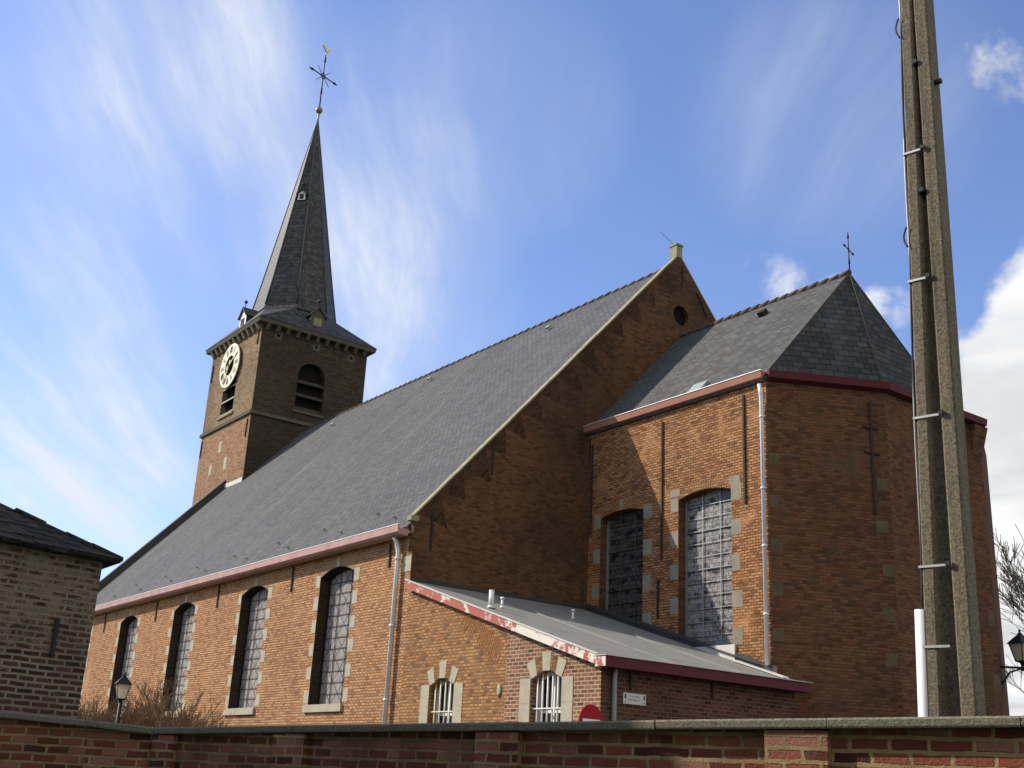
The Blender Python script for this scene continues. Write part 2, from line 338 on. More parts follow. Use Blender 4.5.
def glass_stained(name, f):
    k = NT(name); uv = k.uv()
    vo = k.n('ShaderNodeTexVoronoi', feature='DISTANCE_TO_EDGE'); k.l(k.scale(uv, 1, 1), vo.inputs['Vector']); vo.inputs['Scale'].default_value = 7.5; vo.inputs['Randomness'].default_value = .8
    vc = k.n('ShaderNodeTexVoronoi'); k.l(uv, vc.inputs['Vector']); vc.inputs['Scale'].default_value = 7.5; vc.inputs['Randomness'].default_value = .8
    s = k.n('ShaderNodeSeparateColor'); k.l(vc.outputs['Color'], s.inputs[0])
    w_ = k.n('ShaderNodeTexWave', wave_type='RINGS'); k.l(k.scale(uv, 1.65, 1.05), w_.inputs['Vector']); w_.inputs['Scale'].default_value = .9; w_.inputs['Distortion'].default_value = 5; w_.inputs['Detail'].default_value = 3
    lead = k.math('LESS_THAN', vo.outputs['Distance'], .022)
    bq = k.n('ShaderNodeTexBrick'); k.l(uv, bq.inputs['Vector']); bq.offset = .5
    bq.inputs['Color1'].default_value = (0, 0, 0, 1); bq.inputs['Color2'].default_value = (1, 1, 1, 1); bq.inputs['Mortar'].default_value = (.5, .5, .5, 1)
    bq.inputs['Scale'].default_value = 1; bq.inputs['Mortar Size'].default_value = .007; bq.inputs['Brick Width'].default_value = .155; bq.inputs['Row Height'].default_value = .12
    pv = k.math('ADD', k.math('MULTIPLY', s.outputs[0], .45), k.math('MULTIPLY', bq.outputs['Color'], .55))
    col = k.ramp(pv, [(0.1, (.03, .028, .026)), (.35, (.10, .092, .088)), (.55, (.23, .21, .20)), (.8, (.34, .32, .30))])
    col = k.mix(k.rng(w_.outputs['Fac'], .3, .62, 0, .65), col, (.33, .31, .29))
    col = k.mix(k.math('MULTIPLY', k.math('MAXIMUM', lead, bq.outputs['Fac']), .8), col, (.03, .028, .03))
    col = k.mix(1.0, col, (f, f, f), 'MULTIPLY')
    k.bump(s.outputs[1], .3, .01)
    return k.base(col, .5, .12)
M['glass_choir'] = glass_stained('stained glass behind pale protective glazing', .95); M['glass_choir_shaded'] = glass_stained('shade-darkened stained glass', .3)  # second copy is dimmed: the shade on its window is in the colour
k_ = NT('dark window pane'); M['glass_dark'] = k_.base((.03, .03, .032), .12, .5)
k_ = NT('lantern glass'); tr_ = k_.n('ShaderNodeBsdfTranslucent'); tr_.inputs[0].default_value = (.85, .78, .66, 1); mx_ = k_.n('ShaderNodeMixShader'); mx_.inputs[0].default_value = .55; k_.l(k_.b.outputs[0], mx_.inputs[1]); k_.l(tr_.outputs[0], mx_.inputs[2]); k_.l(mx_.outputs[0], k_.o.inputs[0]); k_.b.inputs['Transmission Weight'].default_value = .25; M['lamp_glass'] = k_.base((.74, .68, .58), .5, .3)

def shed_brick():
    # worn whitewash left in patches on the upper bricks
    mt = M['brick_shed']; t = mt.node_tree
    b = [n for n in t.nodes if n.type == 'BSDF_PRINCIPLED'][0]
    src = b.inputs['Base Color'].links[0].from_socket
    class K(NT):
        def __init__(s): s.t = t; s.b = b
    k = K(); v = k.obj()
    x = k.n('ShaderNodeSeparateXYZ'); k.l(v, x.inputs[0])
    up = k.rng(x.outputs[2], 2.0, 3.5, -.13, .07)
    f = k.rng(k.math('ADD', k.noise(v, 3.4, 8, .78), up), .45, .58, 0, .85)
    bt = [n for n in t.nodes if n.type == 'TEX_BRICK'][0]
    f = k.math('MAXIMUM', f, 0.0)
    hole = k.rng(k.noise(k.scale(k.uv(), 5.5, 15), 1.0, 3, .55), .52, .60)
    f = k.math('MULTIPLY', f, k.math('SUBTRACT', 1.0, hole), True)
    wash = k.mix(k.noise(v, 5, 5, .6), (.27, .215, .145), (.13, .105, .07))
    k.l(k.mix(f, src, wash), b.inputs['Base Color'])
shed_brick()

# ------------------------------------------------------------------ mesh helpers
Z = Vector((0, 0, 1))
class MB:
    """collects faces, then links them as ONE mesh object; UVs are in metres on each face's own plane"""
    def __init__(s): s.v = []; s.f = []; s.mi = []; s.sm = []
    def face(s, pts, mi=0, smooth=False):
        i = len(s.v); s.v += [Vector(p) for p in pts]; s.f.append(list(range(i, i + len(pts)))); s.mi.append(mi); s.sm.append(smooth)
    def hexa(s, p, mi=0):   # p: 4 bottom ccw, 4 top ccw
        for q in ((3, 2, 1, 0), (4, 5, 6, 7), (0, 1, 5, 4), (1, 2, 6, 5), (2, 3, 7, 6), (3, 0, 4, 7)): s.face([p[j] for j in q], mi)
    def box(s, x0, x1, y0, y1, z0, z1, mi=0):
        s.hexa([(x0, y0, z0), (x1, y0, z0), (x1, y1, z0), (x0, y1, z0), (x0, y0, z1), (x1, y0, z1), (x1, y1, z1), (x0, y1, z1)], mi)
    def obox(s, O, U, V, W, mi=0):   # corner O with three edge vectors
        O, U, V, W = map(Vector, (O, U, V, W))
        s.hexa([O, O + U, O + U + V, O + V, O + W, O + U + W, O + U + V + W, O + V + W], mi)
    def bar(s, a, b, wdt, hgt=None, up=Z, mi=0):
        a, b = Vector(a), Vector(b); d = (b - a).normalized(); hgt = hgt or wdt
        sd = d.cross(up)
        if sd.length < 1e-4: sd = d.cross(Vector((1, 0, 0)))
        sd.normalize(); u2 = sd.cross(d).normalized()
        s.obox(a - sd * wdt / 2 - u2 * hgt / 2, sd * wdt, b - a, u2 * hgt, mi)
    def tube(s, pts, rad, n=8, mi=0, cap=True):
        pts = [Vector(p) for p in pts]; rr = rad if isinstance(rad, (list, tuple)) else [rad] * len(pts)
        rings = []; ref = None
        for i, p in enumerate(pts):
            d = (pts[min(i + 1, len(pts) - 1)] - pts[max(i - 1, 0)]).normalized()
            if ref is None:
                ref = d.cross(Vector((0.31, 0.87, 0.38)))
            a = (ref - d * ref.dot(d)).normalized(); ref = a; b = d.cross(a)
            rings.append([p + (a * math.cos(t) + b * math.sin(t)) * rr[i] for t in [2 * math.pi * j / n for j in range(n)]])
        for i in range(len(rings) - 1):
            for j in range(n):
                s.face([rings[i][j], rings[i][(j + 1) % n], rings[i + 1][(j + 1) % n], rings[i + 1][j]], mi, True)
        if cap:
            s.face(rings[0][::-1], mi); s.face(rings[-1], mi)
    def lathe(s, C, prof, n=16, mi=0, U=Vector((1, 0, 0)), V=Vector((0, 1, 0)), W=Z, smooth=True):
        C = Vector(C); rings = [[C + U * (r * math.cos(2 * math.pi * j / n)) + V * (r * math.sin(2 * math.pi * j / n)) + W * h for j in range(n)] for r, h in prof]
        for i in range(len(rings) - 1):
            for j in range(n): s.face([rings[i][j], rings[i][(j + 1) % n], rings[i + 1][(j + 1) % n], rings[i + 1][j]], mi, smooth)
        s.face(rings[0][::-1], mi); s.face(rings[-1], mi)
    def build(s, name, mats, parent=None, label=None, merge=True):
        me = bpy.data.meshes.new(name); 
        off = parent_world(parent) if parent else Vector((0, 0, 0))
        me.from_pydata([v for v in s.v], [], s.f)
        if not isinstance(mats, (list, tuple)): mats = [mats]
        for q in mats: me.materials.append(q)
        uvl = me.uv_layers.new(name='UVMap').data
        for p in me.polygons:
            p.material_index = s.mi[p.index]; p.use_smooth = s.sm[p.index]
            n = p.normal
            t = Z.cross(n)
            t = Vector((1, 0, 0)) if t.length < 0.05 else t.normalized()
            b = n.cross(t)
            for li in p.loop_indices:
                c = me.vertices[me.loops[li].vertex_index].co
                uvl[li].uv = (c.dot(t), c.dot(b))
        if merge:
            import bmesh
            bm = bmesh.new(); bm.from_mesh(me); bmesh.ops.remove_doubles(bm, verts=bm.verts, dist=1e-5); bm.to_mesh(me); bm.free()
        o = bpy.data.objects.new(name, me); COL.objects.link(o)
        if parent:
            o.parent = parent
            if parent.type == 'EMPTY': o.matrix_parent_inverse = Matrix.Translation(-off)
        if label: o['label'] = label
        return o
def parent_world(p):
    v = Vector((0, 0, 0))
    while p is not None:
        if p.type == 'EMPTY': v = v + p.location
        p = p.parent
    return v
def thing(name, label, cat, loc, group=None):
    o = bpy.data.objects.new(name, None); COL.objects.link(o); o.location = loc; o.empty_display_size = .3
    o['label'] = label; o['category'] = cat
    if group: o['group'] = group
    return o
def tag(o, label, cat, group=None):
    o['label'] = label; o['category'] = cat
    if group: o['group'] = group
    return o
def struct(o):
    o['kind'] = 'structure'; return o

def arch(ua, ub, spring, rise):
    c, h = (ua + ub) / 2, (ub - ua) / 2
    return lambda u: spring + rise * math.sqrt(max(0, 1 - ((u - c) / h) ** 2)) if rise > 0.45 * h else spring + rise * (1 - ((u - c) / h) ** 2)
def wall(mb, O, U, u0, u1, zb, zt, ops=(), knots=(), mi=0, rmi=None, N=16):
    """vertical wall face from O along U, with openings that have real reveals"""
    O, U = Vector(O), Vector(U).normalized(); nrm = U.cross(Z)
    rmi = mi if rmi is None else rmi
    fb = zb if callable(zb) else (lambda u: zb)
    ft = zt if callable(zt) else (lambda u: zt)
    P = lambda u, z, d=0: O + U * u + Z * z - nrm * d
    ops = sorted(ops, key=lambda q: q['a'])
    cuts = sorted(set([u0, u1] + list(knots) + [q['a'] for q in ops] + [q['b'] for q in ops]))
    for a, b in zip(cuts, cuts[1:]):
        inn = [q for q in ops if q['a'] < (a + b) / 2 < q['b']]
        if not inn:
            mb.face([P(a, fb(a)), P(b, fb(b)), P(b, ft(b)), P(a, ft(a))], mi)
        else:
            q = inn[0]; us = [a + (b - a) * i / N for i in range(N + 1)]; d = q['d']; lo, hi = q['lo'], q['hi']
            for x, y in zip(us, us[1:]):
                mb.face([P(x, fb(x)), P(y, fb(y)), P(y, lo(y)), P(x, lo(x))], mi)
                mb.face([P(x, hi(x)), P(y, hi(y)), P(y, ft(y)), P(x, ft(x))], mi)
                mb.face([P(x, lo(x)), P(y, lo(y)), P(y, lo(y), d), P(x, lo(x), d)], rmi)
                mb.face([P(y, hi(y)), P(x, hi(x)), P(x, hi(x), d), P(y, hi(y), d)], rmi)
            if abs(a - q['a']) < 1e-6 and hi(a) - lo(a) > 1e-3: mb.face([P(a, lo(a)), P(a, lo(a), d), P(a, hi(a), d), P(a, hi(a))], rmi)
            if abs(b - q['b']) < 1e-6 and hi(b) - lo(b) > 1e-3: mb.face([P(b, lo(b), d), P(b, lo(b)), P(b, hi(b)), P(b, hi(b), d)], rmi)
def pane(mb, O, U, q, d, mi=0, N=16):
    O, U = Vector(O), Vector(U).normalized(); nrm = U.cross(Z)
    P = lambda u, z: O + U * u + Z * z - nrm * d
    us = [q['a'] + (q['b'] - q['a']) * i / N for i in range(N + 1)]
    for x, y in zip(us, us[1:]): mb.face([P(x, q['lo'](x)), P(y, q['lo'](y)), P(y, q['hi'](y)), P(x, q['hi'](x))], mi)
def op(a, b, lo, spring, rise, d):
    return dict(a=a, b=b, lo=(lambda u: lo), hi=arch(a, b, spring, rise), d=d, z0=lo, zs=spring, zt=spring + rise)
def slab(mb, pts, thick, mi=0):
    """a sheet of polygon pts given real thickness downwards along its normal"""
    pts = [Vector(p) for p in pts]; n = (pts[1] - pts[0]).cross(pts[2] - pts[0]).normalized()
    if n.z < 0: pts = pts[::-1]; n = -n
    q = [p - n * thick for p in pts]
    mb.face(pts, mi); mb.face(q[::-1], mi)
    for i in range(len(pts)):
        j = (i + 1) % len(pts); mb.face([pts[i], q[i], q[j], pts[j]], mi)

rnd = random.Random(7)
# ================================================================== SETTING
g = MB(); g.face([(-900, -900, 0), (900, -900, 0), (900, 900, 0), (-900, 900, 0)]); struct(g.build('ground', M['grass']))
g = MB(); g.face([(-80, -7.5, .004), (60, -7.5, .004), (60, -2.0, .004), (-80, -2.0, .004)]); g.face([(11.5, -2.0, .004), (60, -2.0, .004), (60, 60, .004), (11.5, 60, .004)])
struct(g.build('street', M['asphalt']))
g = MB(); g.box(-80, 11.5, -2.0, -0.02, -.1, .12); g.box(9.2, 11.5, 0.0, 30, -.1, .12); struct(g.build('pavement', M['paving']))

# ================================================================== CHURCH
church = thing('church', 'large orange brick village church with grey slate roofs and a square clock tower with spire', 'church', (-10, 9, 0))
XW = -29.2
RS = 1.098                                       # nave roof slope
zr = lambda y: 7.70 + RS * (y + .1)              # south slope
RY, RZ = 9.37, 7.70 + RS * 9.47
NW = dict(w=1.96)
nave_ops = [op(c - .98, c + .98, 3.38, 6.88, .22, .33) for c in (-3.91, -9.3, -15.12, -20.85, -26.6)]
S = MB(); wall(S, (0, 0, 0), (1, 0, 0), XW, 0, 0, 7.62, nave_ops, rmi=1)  # reveals use the dark brick, so window shade is painted in
yN = 2 * RY
wall(S, (0, yN, 0), (-1, 0, 0), 0, -XW, 0, 7.62)
fz = lambda y: min(7.62 + RS * y, 7.62 + RS * (yN - y))
wall(S, (XW, 0, 0), (0, -1, 0), -yN, 0, 0, lambda u: fz(-u), knots=(-RY,))
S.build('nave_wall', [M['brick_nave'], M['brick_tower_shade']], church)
# east gable with its small round opening
vz = lambda y: 7.98 + 1.111 * y if y < RY else 7.98 + 1.111 * (yN - y)
oc = dict(a=9.12, b=9.80, d=.16, lo=lambda u: 16.24 - math.sqrt(max(0, .34 ** 2 - (u - 9.46) ** 2)), hi=lambda u: 16.24 + math.sqrt(max(0, .34 ** 2 - (u - 9.46) ** 2)))
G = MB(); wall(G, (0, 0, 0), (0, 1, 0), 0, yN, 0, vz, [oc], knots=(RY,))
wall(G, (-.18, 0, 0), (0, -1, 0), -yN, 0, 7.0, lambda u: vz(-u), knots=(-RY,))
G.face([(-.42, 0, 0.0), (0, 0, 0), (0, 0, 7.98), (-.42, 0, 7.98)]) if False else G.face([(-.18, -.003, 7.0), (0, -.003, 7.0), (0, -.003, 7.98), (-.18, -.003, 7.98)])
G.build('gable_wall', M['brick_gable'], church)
q = MB(); q.lathe((-.168, 9.46, 16.24), [(.37, 0), (.37, .005)], 20, U=Vector((0, 1, 0)), V=Z, W=Vector((1, 0, 0))); q.build('gable_opening', M['black'], church)
c = MB()
for sgn in (0, 1):
    Y = (lambda y: y) if not sgn else (lambda y: yN - y)
    n = 22
    for i in range(n):                           # coping stones laid one above the other
        a = -.12 + (RY + .12) * i / n + .006; b = -.12 + (RY + .12) * (i + 1) / n
        jz = rnd.uniform(-.008, .008)
        za, zb2 = 7.98 + 1.111 * a + .003 + jz, 7.98 + 1.111 * b + .003 + jz
        p = [(-.20, Y(a), za), (.015, Y(a), za), (.015, Y(b), zb2), (-.20, Y(b), zb2)]
        c.hexa(p + [(x, y, z + .06) for x, y, z in p])
c.box(-.20, .010, -.10, .12, 7.84, 7.98)
c.build('gable_coping', M['coping_stone'], church)
f = MB(); f.box(-.28, .02, RY - .13, RY + .13, RZ + .2, RZ + .62); f.obox((-.31, RY - .16, RZ + .62), (.36, 0, 0), (0, .32, 0), (0, 0, .06)); f.build('gable_finial', M['coping_stone'], church)
f = MB(); f.tube([(-.2, RY, RZ + .7), (-.55, RY - .35, RZ + 1.25)], .008, 5); f.build('lightning_rod', M['iron'], church)
# tumbled courses: saw-tooth wedges of brick laid square to the slope below the coping
sl_ = math.hypot(1, 1.111); du, dn = Vector((0, 1, 1.111)) / sl_, Vector((0, 1.111, -1)) / sl_
k = MB(); rs = random.Random(17); pos = .15; Lg = 9.2 * sl_; edge = []
while pos < Lg - .9:
    wv = rs.uniform(.75, 1.05); dp = rs.uniform(.55, .95)
    p0 = Vector((.004, 0, 7.955)) + du * pos
    k.face([p0, p0 + du * wv * .45 + dn * dp, p0 + du * wv][::1]); pos += wv
k.build('tumbled_brickwork', M['brick_tumbled'], church)
# nave roof
r = MB()
for sgn in (0, 1):
    Y = (lambda y: y) if not sgn else (lambda y: yN - y)
    slab(r, [(XW + .2, Y(-.1), zr(-.1)), (-.19, Y(-.1), zr(-.1)), (-.19, RY, RZ), (XW + .2, RY, RZ)], .1)
r.build('nave_roof', M['slate_nave'], church)
def ridge(x0, x1, y, z, step=.42, rad=.13):
    t = MB(); n = int(abs(x1 - x0) / step); s_ = (x1 - x0) / n
    for i in range(n):
        a, b = x0 + s_ * i, x0 + s_ * (i + 1) + s_ * .08
        lift = .02 * (rnd.random() - .3)
        t.tube([(a, y, z - .02 + lift), (b, y, z + .015 + lift)], [rad * .92, rad * 1.08], 8)
    return t
ridge(-26.9, -.44, RY, RZ, .42, .06).build('ridge_tiles', M['ridge'], church)
p = MB()
for sgn in (0, 1):
    Y = (lambda y: y) if not sgn else (lambda y: yN - y)
    a, b = -.12, RY
    q4 = [(XW - .12, Y(a), zr(a) - .3), (XW + .2, Y(a), zr(a) - .3), (XW + .2, Y(b), zr(b) - .3), (XW - .12, Y(b), zr(b) - .3)]
    p.hexa(q4 + [(x, y, z + .75) for x, y, z in q4])
p.build('west_parapet', M['lead_dark'], church)
# gutter
gm = MB(); prof = [(-.10, 7.44), (-.34, 7.46), (-.40, 7.52), (-.40, 7.69), (-.36, 7.70), (-.34, 7.62), (-.06, 7.62)]
for (a, b), (c2, d2) in zip(prof, prof[1:]): gm.face([(XW, a, b), (-.13, a, b), (-.13, c2, d2), (XW, c2, d2)])
gm.face([(-.13, a, b) for a, b in prof]); gm.face([(XW, a, b) for a, b in prof][::-1])
gut = gm.build('gutter', M['pink_paint'], church, 'long faded pink eaves gutter along the nave')
lip = MB(); lip.box(XW, -.13, -.405, -.35, 7.703, 7.722); lip.build('gutter_lip', M['zinc'], gut)
for i in range(15):                              # snow hooks in two staggered rows on the lower roof
    x = -1.4 - i * 1.62 + rnd.uniform(-.12, .12); y = .30 + .34 * (i % 2) + rnd.uniform(0, .05)
    h = MB(); z = zr(y)
    h.tube([(x, y, z + .0), (x, y - .02, z + .07), (x + .03, y - .1, z + .02)], .013, 5); h.tube([(x - .09, y - .06, z + .05), (x + .11, y - .06, z + .05)], .011, 5)
    h.build('roof_hook', M['iron'], church)
for x, y in ((-5.79, 8.53), (-13.86, 8.62), (-21.64, 8.3)):
    h = MB(); z = zr(y); h.obox((x - .08, y - .08, z + .01), (.16, 0, 0), (0, .13, .14), (0, -.05, .05)); h.build('roof_vent', M['zinc_dull'], church)
# down-pipes
def pipe(pts, rad, mat, parent, collars=(), lab=None):
    t = MB(); t.tube(pts, rad, 10)
    for (x, y, z) in collars: t.lathe((x, y, z - .02), [(rad * 1.35, 0), (rad * 1.35, .045)], 10)
    return t.build('downpipe', mat, parent, lab)
pipe([(-.56, -.24, 7.46), (-.55, -.16, 7.34), (-.50, -.11, 7.1), (-.47, -.11, .1)], .062, M['zinc'], church, [(-.50, -.11, z) for z in (6.9, 5.2, 3.4, 1.6)], 'grey zinc downpipe at the corner of the nave')
# wall anchors
def anchor(P0, P1, off, wdt=.05):
    t = MB(); P0, P1, off = Vector(P0), Vector(P1), Vector(off)
    t.bar(P0 + off, P1 + off, wdt, .03, up=off); mid = P0.lerp(P1, .5)
    t.tube([mid, mid + off * 1.8], .03, 6)
    t.build('wall_anchor', M['iron_rust'], church)
for x in (-6.7, -12.2, -15.98 - 1.95, -23.8): anchor((x, 0, 7.42), (x, 0, 6.66), (0, -.03, 0))
anchor((-1.06, 0, 7.36), (-1.06, 0, 6.75), (0, -.03, 0))
for y, z0, z1 in ((.53, 8.07, 7.17), (2.32, 10.34, 9.5)): anchor((0, y, z0), (0, y, z1), (.03, 0, 0))
anchor((0, 10.2, 17.27), (0, 10.62, 16.55), (.03, 0, 0), .06)
anchor((0, 9.5, 18.0), (0, 9.52, 17.3), (.03, 0, 0), .04)

def quoins(W, mat, P, a, b, z0, zs, zt, n, wd, hg, out, keyw, rise, top=True, seed=0):
    """stone blocks beside an opening: P(u,z,d) gives the point d in front of the wall"""
    rr = random.Random(seed)
    def blk(u0, u1, z0_, z1_, nm='stone_quoin'):
        mb = MB()
        p = [P(u0, z0_, -.05), P(u1, z0_, -.05), P(u1, z0_, out), P(u0, z0_, out)]
        p2 = [P(u0, z1_, -.05), P(u1, z1_, -.05), P(u1, z1_, out), P(u0, z1_, out)]
        mb.hexa(p + p2); mb.build(nm, mat, W)
    for i in range(n):
        zc = z0 + (zs - z0 - hg) * i / (n - 1)
        for s_, e in ((-1, a), (1, b)):
            w_ = wd * rr.uniform(.85, 1.12); h_ = hg * rr.uniform(.92, 1.08)
            if s_ < 0: blk(e - w_, e - .003, zc, zc + h_)
            else: blk(e + .003, e + w_, zc, zc + h_)
    if top: blk((a + b) / 2 - keyw / 2, (a + b) / 2 + keyw / 2, zt + .012, zt + rise, 'keystone')
for i, q in enumerate(nave_ops):
    fr = MB(); P = lambda u, z, d: Vector((u, -d, z))
    for e in (q['a'], q['b']): fr.bar((e + (.025 if e == q['a'] else -.025), 0.315, q['z0']), (e + (.025 if e == q['a'] else -.025), .315, q['zs']), .05, .05)
    us = [q['a'] + (q['b'] - q['a']) * j / 10 for j in range(11)]
    for x, y in zip(us, us[1:]): fr.bar((x, .315, q['hi'](x) - .025), (y, .315, q['hi'](y) - .025), .05, .05, up=Vector((0, 1, 0)))
    W = fr.build('window', M['iron'], church)
    gl = MB(); pane(gl, (0, 0, 0), (1, 0, 0), q, .327); gl.build('leaded_pane', M['glass_nave'], W)
    b = MB()
    for j in range(1, 12):
        z = q['z0'] + (q['zt'] - q['z0']) * j / 12.2; b.bar((q['a'], .305, z), (q['b'], .305, z), .014, .012)
    for j in (1, 2): x = q['a'] + (q['b'] - q['a']) * j / 3; b.bar((x, .305, q['z0']), (x, .305, q['hi'](x)), .018, .012)
    b.build('glazing_bars', M['iron_rust'], W)
    s = MB(); s.obox((q['a'] - .16, -.07, q['z0'] - .2), (q['b'] - q['a'] + .2, 0, 0), (0, .26, 0), (0, 0, .2)); s.build('sill', M['stone'], W)
    quoins(W, M['stone'], P, q['a'], q['b'], q['z0'] + .05, 6.95, q['zt'], 6, .27, .34, .006, .17, .25, seed=i)
    for sg in (-1, 1):
        ar = MB()
        for j in range(14):
            uu = .11 + j * .066; x = (q['a'] + q['b']) / 2 + sg * uu
            if abs(uu) > .96: break
            tl = sg * uu * .14; z = q['hi'](x) + .006
            ar.hexa([(x - .026, -.004, z), (x + .026, -.004, z), (x + .026, .03, z), (x - .026, .03, z), (x - .026 + tl, -.004, z + .26), (x + .028 + tl, -.004, z + .26), (x + .028 + tl, .03, z + .26), (x - .026 + tl, .03, z + .26)])
        ar.build('brick_arch', M['brick_arch'], W)
# corner quoins + plaster trace at the south-east corner
qn = MB(); qn.box(-.42, .006, -.012, -.004, 6.55, 6.95); qn.build('corner_quoin', M['stone'], church)

# ------------------------------------------------------------------ tower
TX0, TX1, TY0, TY1 = -33.2, -26.94, 6.41, 12.55
TZ, TS = 23.15, 18.4
t = MB()
lvS = op(-31.08, -29.42, 19.0, 21.6, .83, .3)
lvE = op(8.68, 10.24, 19.05, 20.95, .76, .35)
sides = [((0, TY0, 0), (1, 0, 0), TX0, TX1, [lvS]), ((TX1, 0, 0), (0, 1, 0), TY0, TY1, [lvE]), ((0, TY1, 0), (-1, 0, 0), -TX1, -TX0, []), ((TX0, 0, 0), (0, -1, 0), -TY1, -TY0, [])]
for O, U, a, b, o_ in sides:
    wall(t, O, U, a, b, TS, TZ, o_, mi=0 if U == (1, 0, 0) else 2); wall(t, O, U, a, b, 0, TS, mi=1 if U == (1, 0, 0) else 2)  # south side keeps the lit brick, the others the shade-coloured copy
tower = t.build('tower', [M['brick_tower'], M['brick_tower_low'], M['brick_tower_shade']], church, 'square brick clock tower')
t = MB()
for x0, x1, y0, y1 in ((TX0 - .1, TX1 + .1, TY0 - .1, TY0 - .003), (TX1 + .003, TX1 + .1, TY0 - .003, TY1 + .1), (TX0 - .1, TX0 - .003, TY0 - .003, TY1 + .1), (TX0 - .003, TX1 + .003, TY1 + .003, TY1 + .1)):
    t.box(x0, x1, y0, y1, TS - .07, TS + .1)
t.build('string_course', M['stone_dark'], tower)
t = MB(); e = .32
def ring(mb, e0, e1, z0, z1):
    a = [(TX0 - e0, TY0 - e0), (TX1 + e0, TY0 - e0), (TX1 + e0, TY1 + e0), (TX0 - e0, TY1 + e0)]
    b = [(TX0 - e1, TY0 - e1), (TX1 + e1, TY0 - e1), (TX1 + e1, TY1 + e1), (TX0 - e1, TY1 + e1)]
    for i in range(4):
        j = (i + 1) % 4; mb.face([(*a[i], z0), (*a[j], z0), (*b[j], z1), (*b[i], z1)])
ring(t, 0, .31, TZ, TZ); ring(t, .31, .35, TZ, TZ + .2); ring(t, .35, .0, TZ + .2, TZ + .22)
t.build('cornice', M['stone_dark'], tower)
def modillion(x, y, dx, dy):
    k = MB(); ux = Vector((-dy, dx, 0)); d = Vector((dx, dy, 0)); o = Vector((x, y, TZ - .3)) - ux * .09
    k.hexa([o, o + d * .1, o + d * .1 + ux * .18, o + ux * .18, o + Vector((0, 0, .3)), o + d * .3 + Vector((0, 0, .3)), o + d * .3 + ux * .18 + Vector((0, 0, .3)), o + ux * .18 + Vector((0, 0, .3))])
    k.build('corbel', M['stone_grey'] if dy else M['stone_dark'], tower)  # east corbels take the darker stone: shade put into the colour
for i in range(11):
    modillion(TX0 + .25 + (TX1 - TX0 - .5) * i / 10, TY0 - .003, 0, -1); modillion(TX1 + .003, TY0 + .25 + (TY1 - TY0 - .5) * i / 10, 1, 0)
# louvres
def louvres(q, O, U, n, mat, tipmat, bk):
    U = Vector(U); nr = U.cross(Z); O = Vector(O)
    k = MB(); pane(k, O, U, q, .34 if bk else .297); k.build('belfry_opening', M['black'], tower)
    for i in range(n):
        z = q['z0'] + .25 + i * .72
        if z > q['zs'] + .1: break
        l = MB(); a = O + U * (q['a'] + .01) + Z * z - nr * .27; wv = U * (q['b'] - q['a'] - .02)
        l.obox(a, wv, nr * .25 - Z * .22, Z * .05); l.obox(a + nr * .25 - Z * .22 , wv, nr * .012, Z * .075, 1)
        l.build('louvre_board', [mat, tipmat], tower)
    s = MB(); s.obox(O + U * (q['a'] - .12) + Z * (q['z0'] - .13) - nr * .2, U * (q['b'] - q['a'] + .24), nr * .28, Z * .13); s.build('belfry_sill', M['stone_grey' if not bk else 'stone_dark'], tower)  # east sill is coloured darker as painted shade
louvres(lvS, (0, TY0, 0), (1, 0, 0), 4, M['wood_dark'], M['wood_pale'], False)
louvres(lvE, (TX1, 0, 0), (0, 1, 0), 4, M['wood_dark'], M['wood_dark'], True)
for y, z in ((7.35, 22.72), (9.52, 22.66), (11.6, 22.6)):
    k = MB(); k.box(TX1 - .05, TX1 + .006, y - .2, y + .2, z - .2, z + .2); k.lathe((TX1 + .004, y, z), [(.085, 0), (.085, .008)], 12, 1, Vector((0, 1, 0)), Z, Vector((1, 0, 0))); k.build('putlog_stone', [M['stone_dark'], M['black']], tower)
for x, z in ((-30.42, 17.28), (-29.45, 16.24), (-31.36, 16.23)):
    k = MB(); k.box(x - .17, x + .17, TY0 - .006, TY0 + .05, z - .3, z + .3); k.build('stone_block', M['stone'], tower)
k = MB(); k.obox((-29.0, TY0 - .035, 14.83), (2.06, 0, 0), (0, .03, 0), (0, 0, .22)); k.build('flashing', M['lead_white'], tower)
for x0, z0, z1 in ((TX1 - .28, 18.1, 17.2), (TX0 + .22, 18.1, 17.2), (TX1 - .28, 22.9, 22.1), (TX0 + .3, 22.4, 21.4)):
    k = MB(); k.bar((x0, TY0 - .03, z0), (x0 - .05, TY0 - .03, z1), .05, .03); k.build('tower_anchor', M['iron_rust'], tower)
# clock: open white ring with numerals and hands, mounted proud of the wall
CC = Vector((-30.27, TY0 - .16, 21.68))
def ringmesh(mb, r0, r1, y0, y1, n=40, mi=0):
    P = lambda r_, a, y: Vector((CC.x + r_ * math.cos(a), y, CC.z + r_ * math.sin(a)))
    for i in range(n):
        a, b = 2 * math.pi * i / n, 2 * math.pi * (i + 1) / n
        mb.face([P(r0, a, y0), P(r1, a, y0), P(r1, b, y0), P(r0, b, y0)][::-1], mi); mb.face([P(r0, a, y1), P(r1, a, y1), P(r1, b, y1), P(r0, b, y1)], mi)
        mb.face([P(r1, a, y0), P(r1, a, y1), P(r1, b, y1), P(r1, b, y0)], mi); mb.face([P(r0, a, y0), P(r0, b, y0), P(r0, b, y1), P(r0, a, y1)], mi)
k = MB(); ringmesh(k, .55, 1.22, CC.y, CC.y + .05)
for a in (45, 135, 225, 315):
    d = Vector((math.cos(R(a)), 0, math.sin(R(a)))); k.tube([CC + d * .9 + Vector((0, .05, 0)), CC + d * .9 + Vector((0, .16, 0))], .03, 6)
k.build('clock_face', M['clock_white'], tower, 'white clock ring with dark Roman numerals')
k = MB()
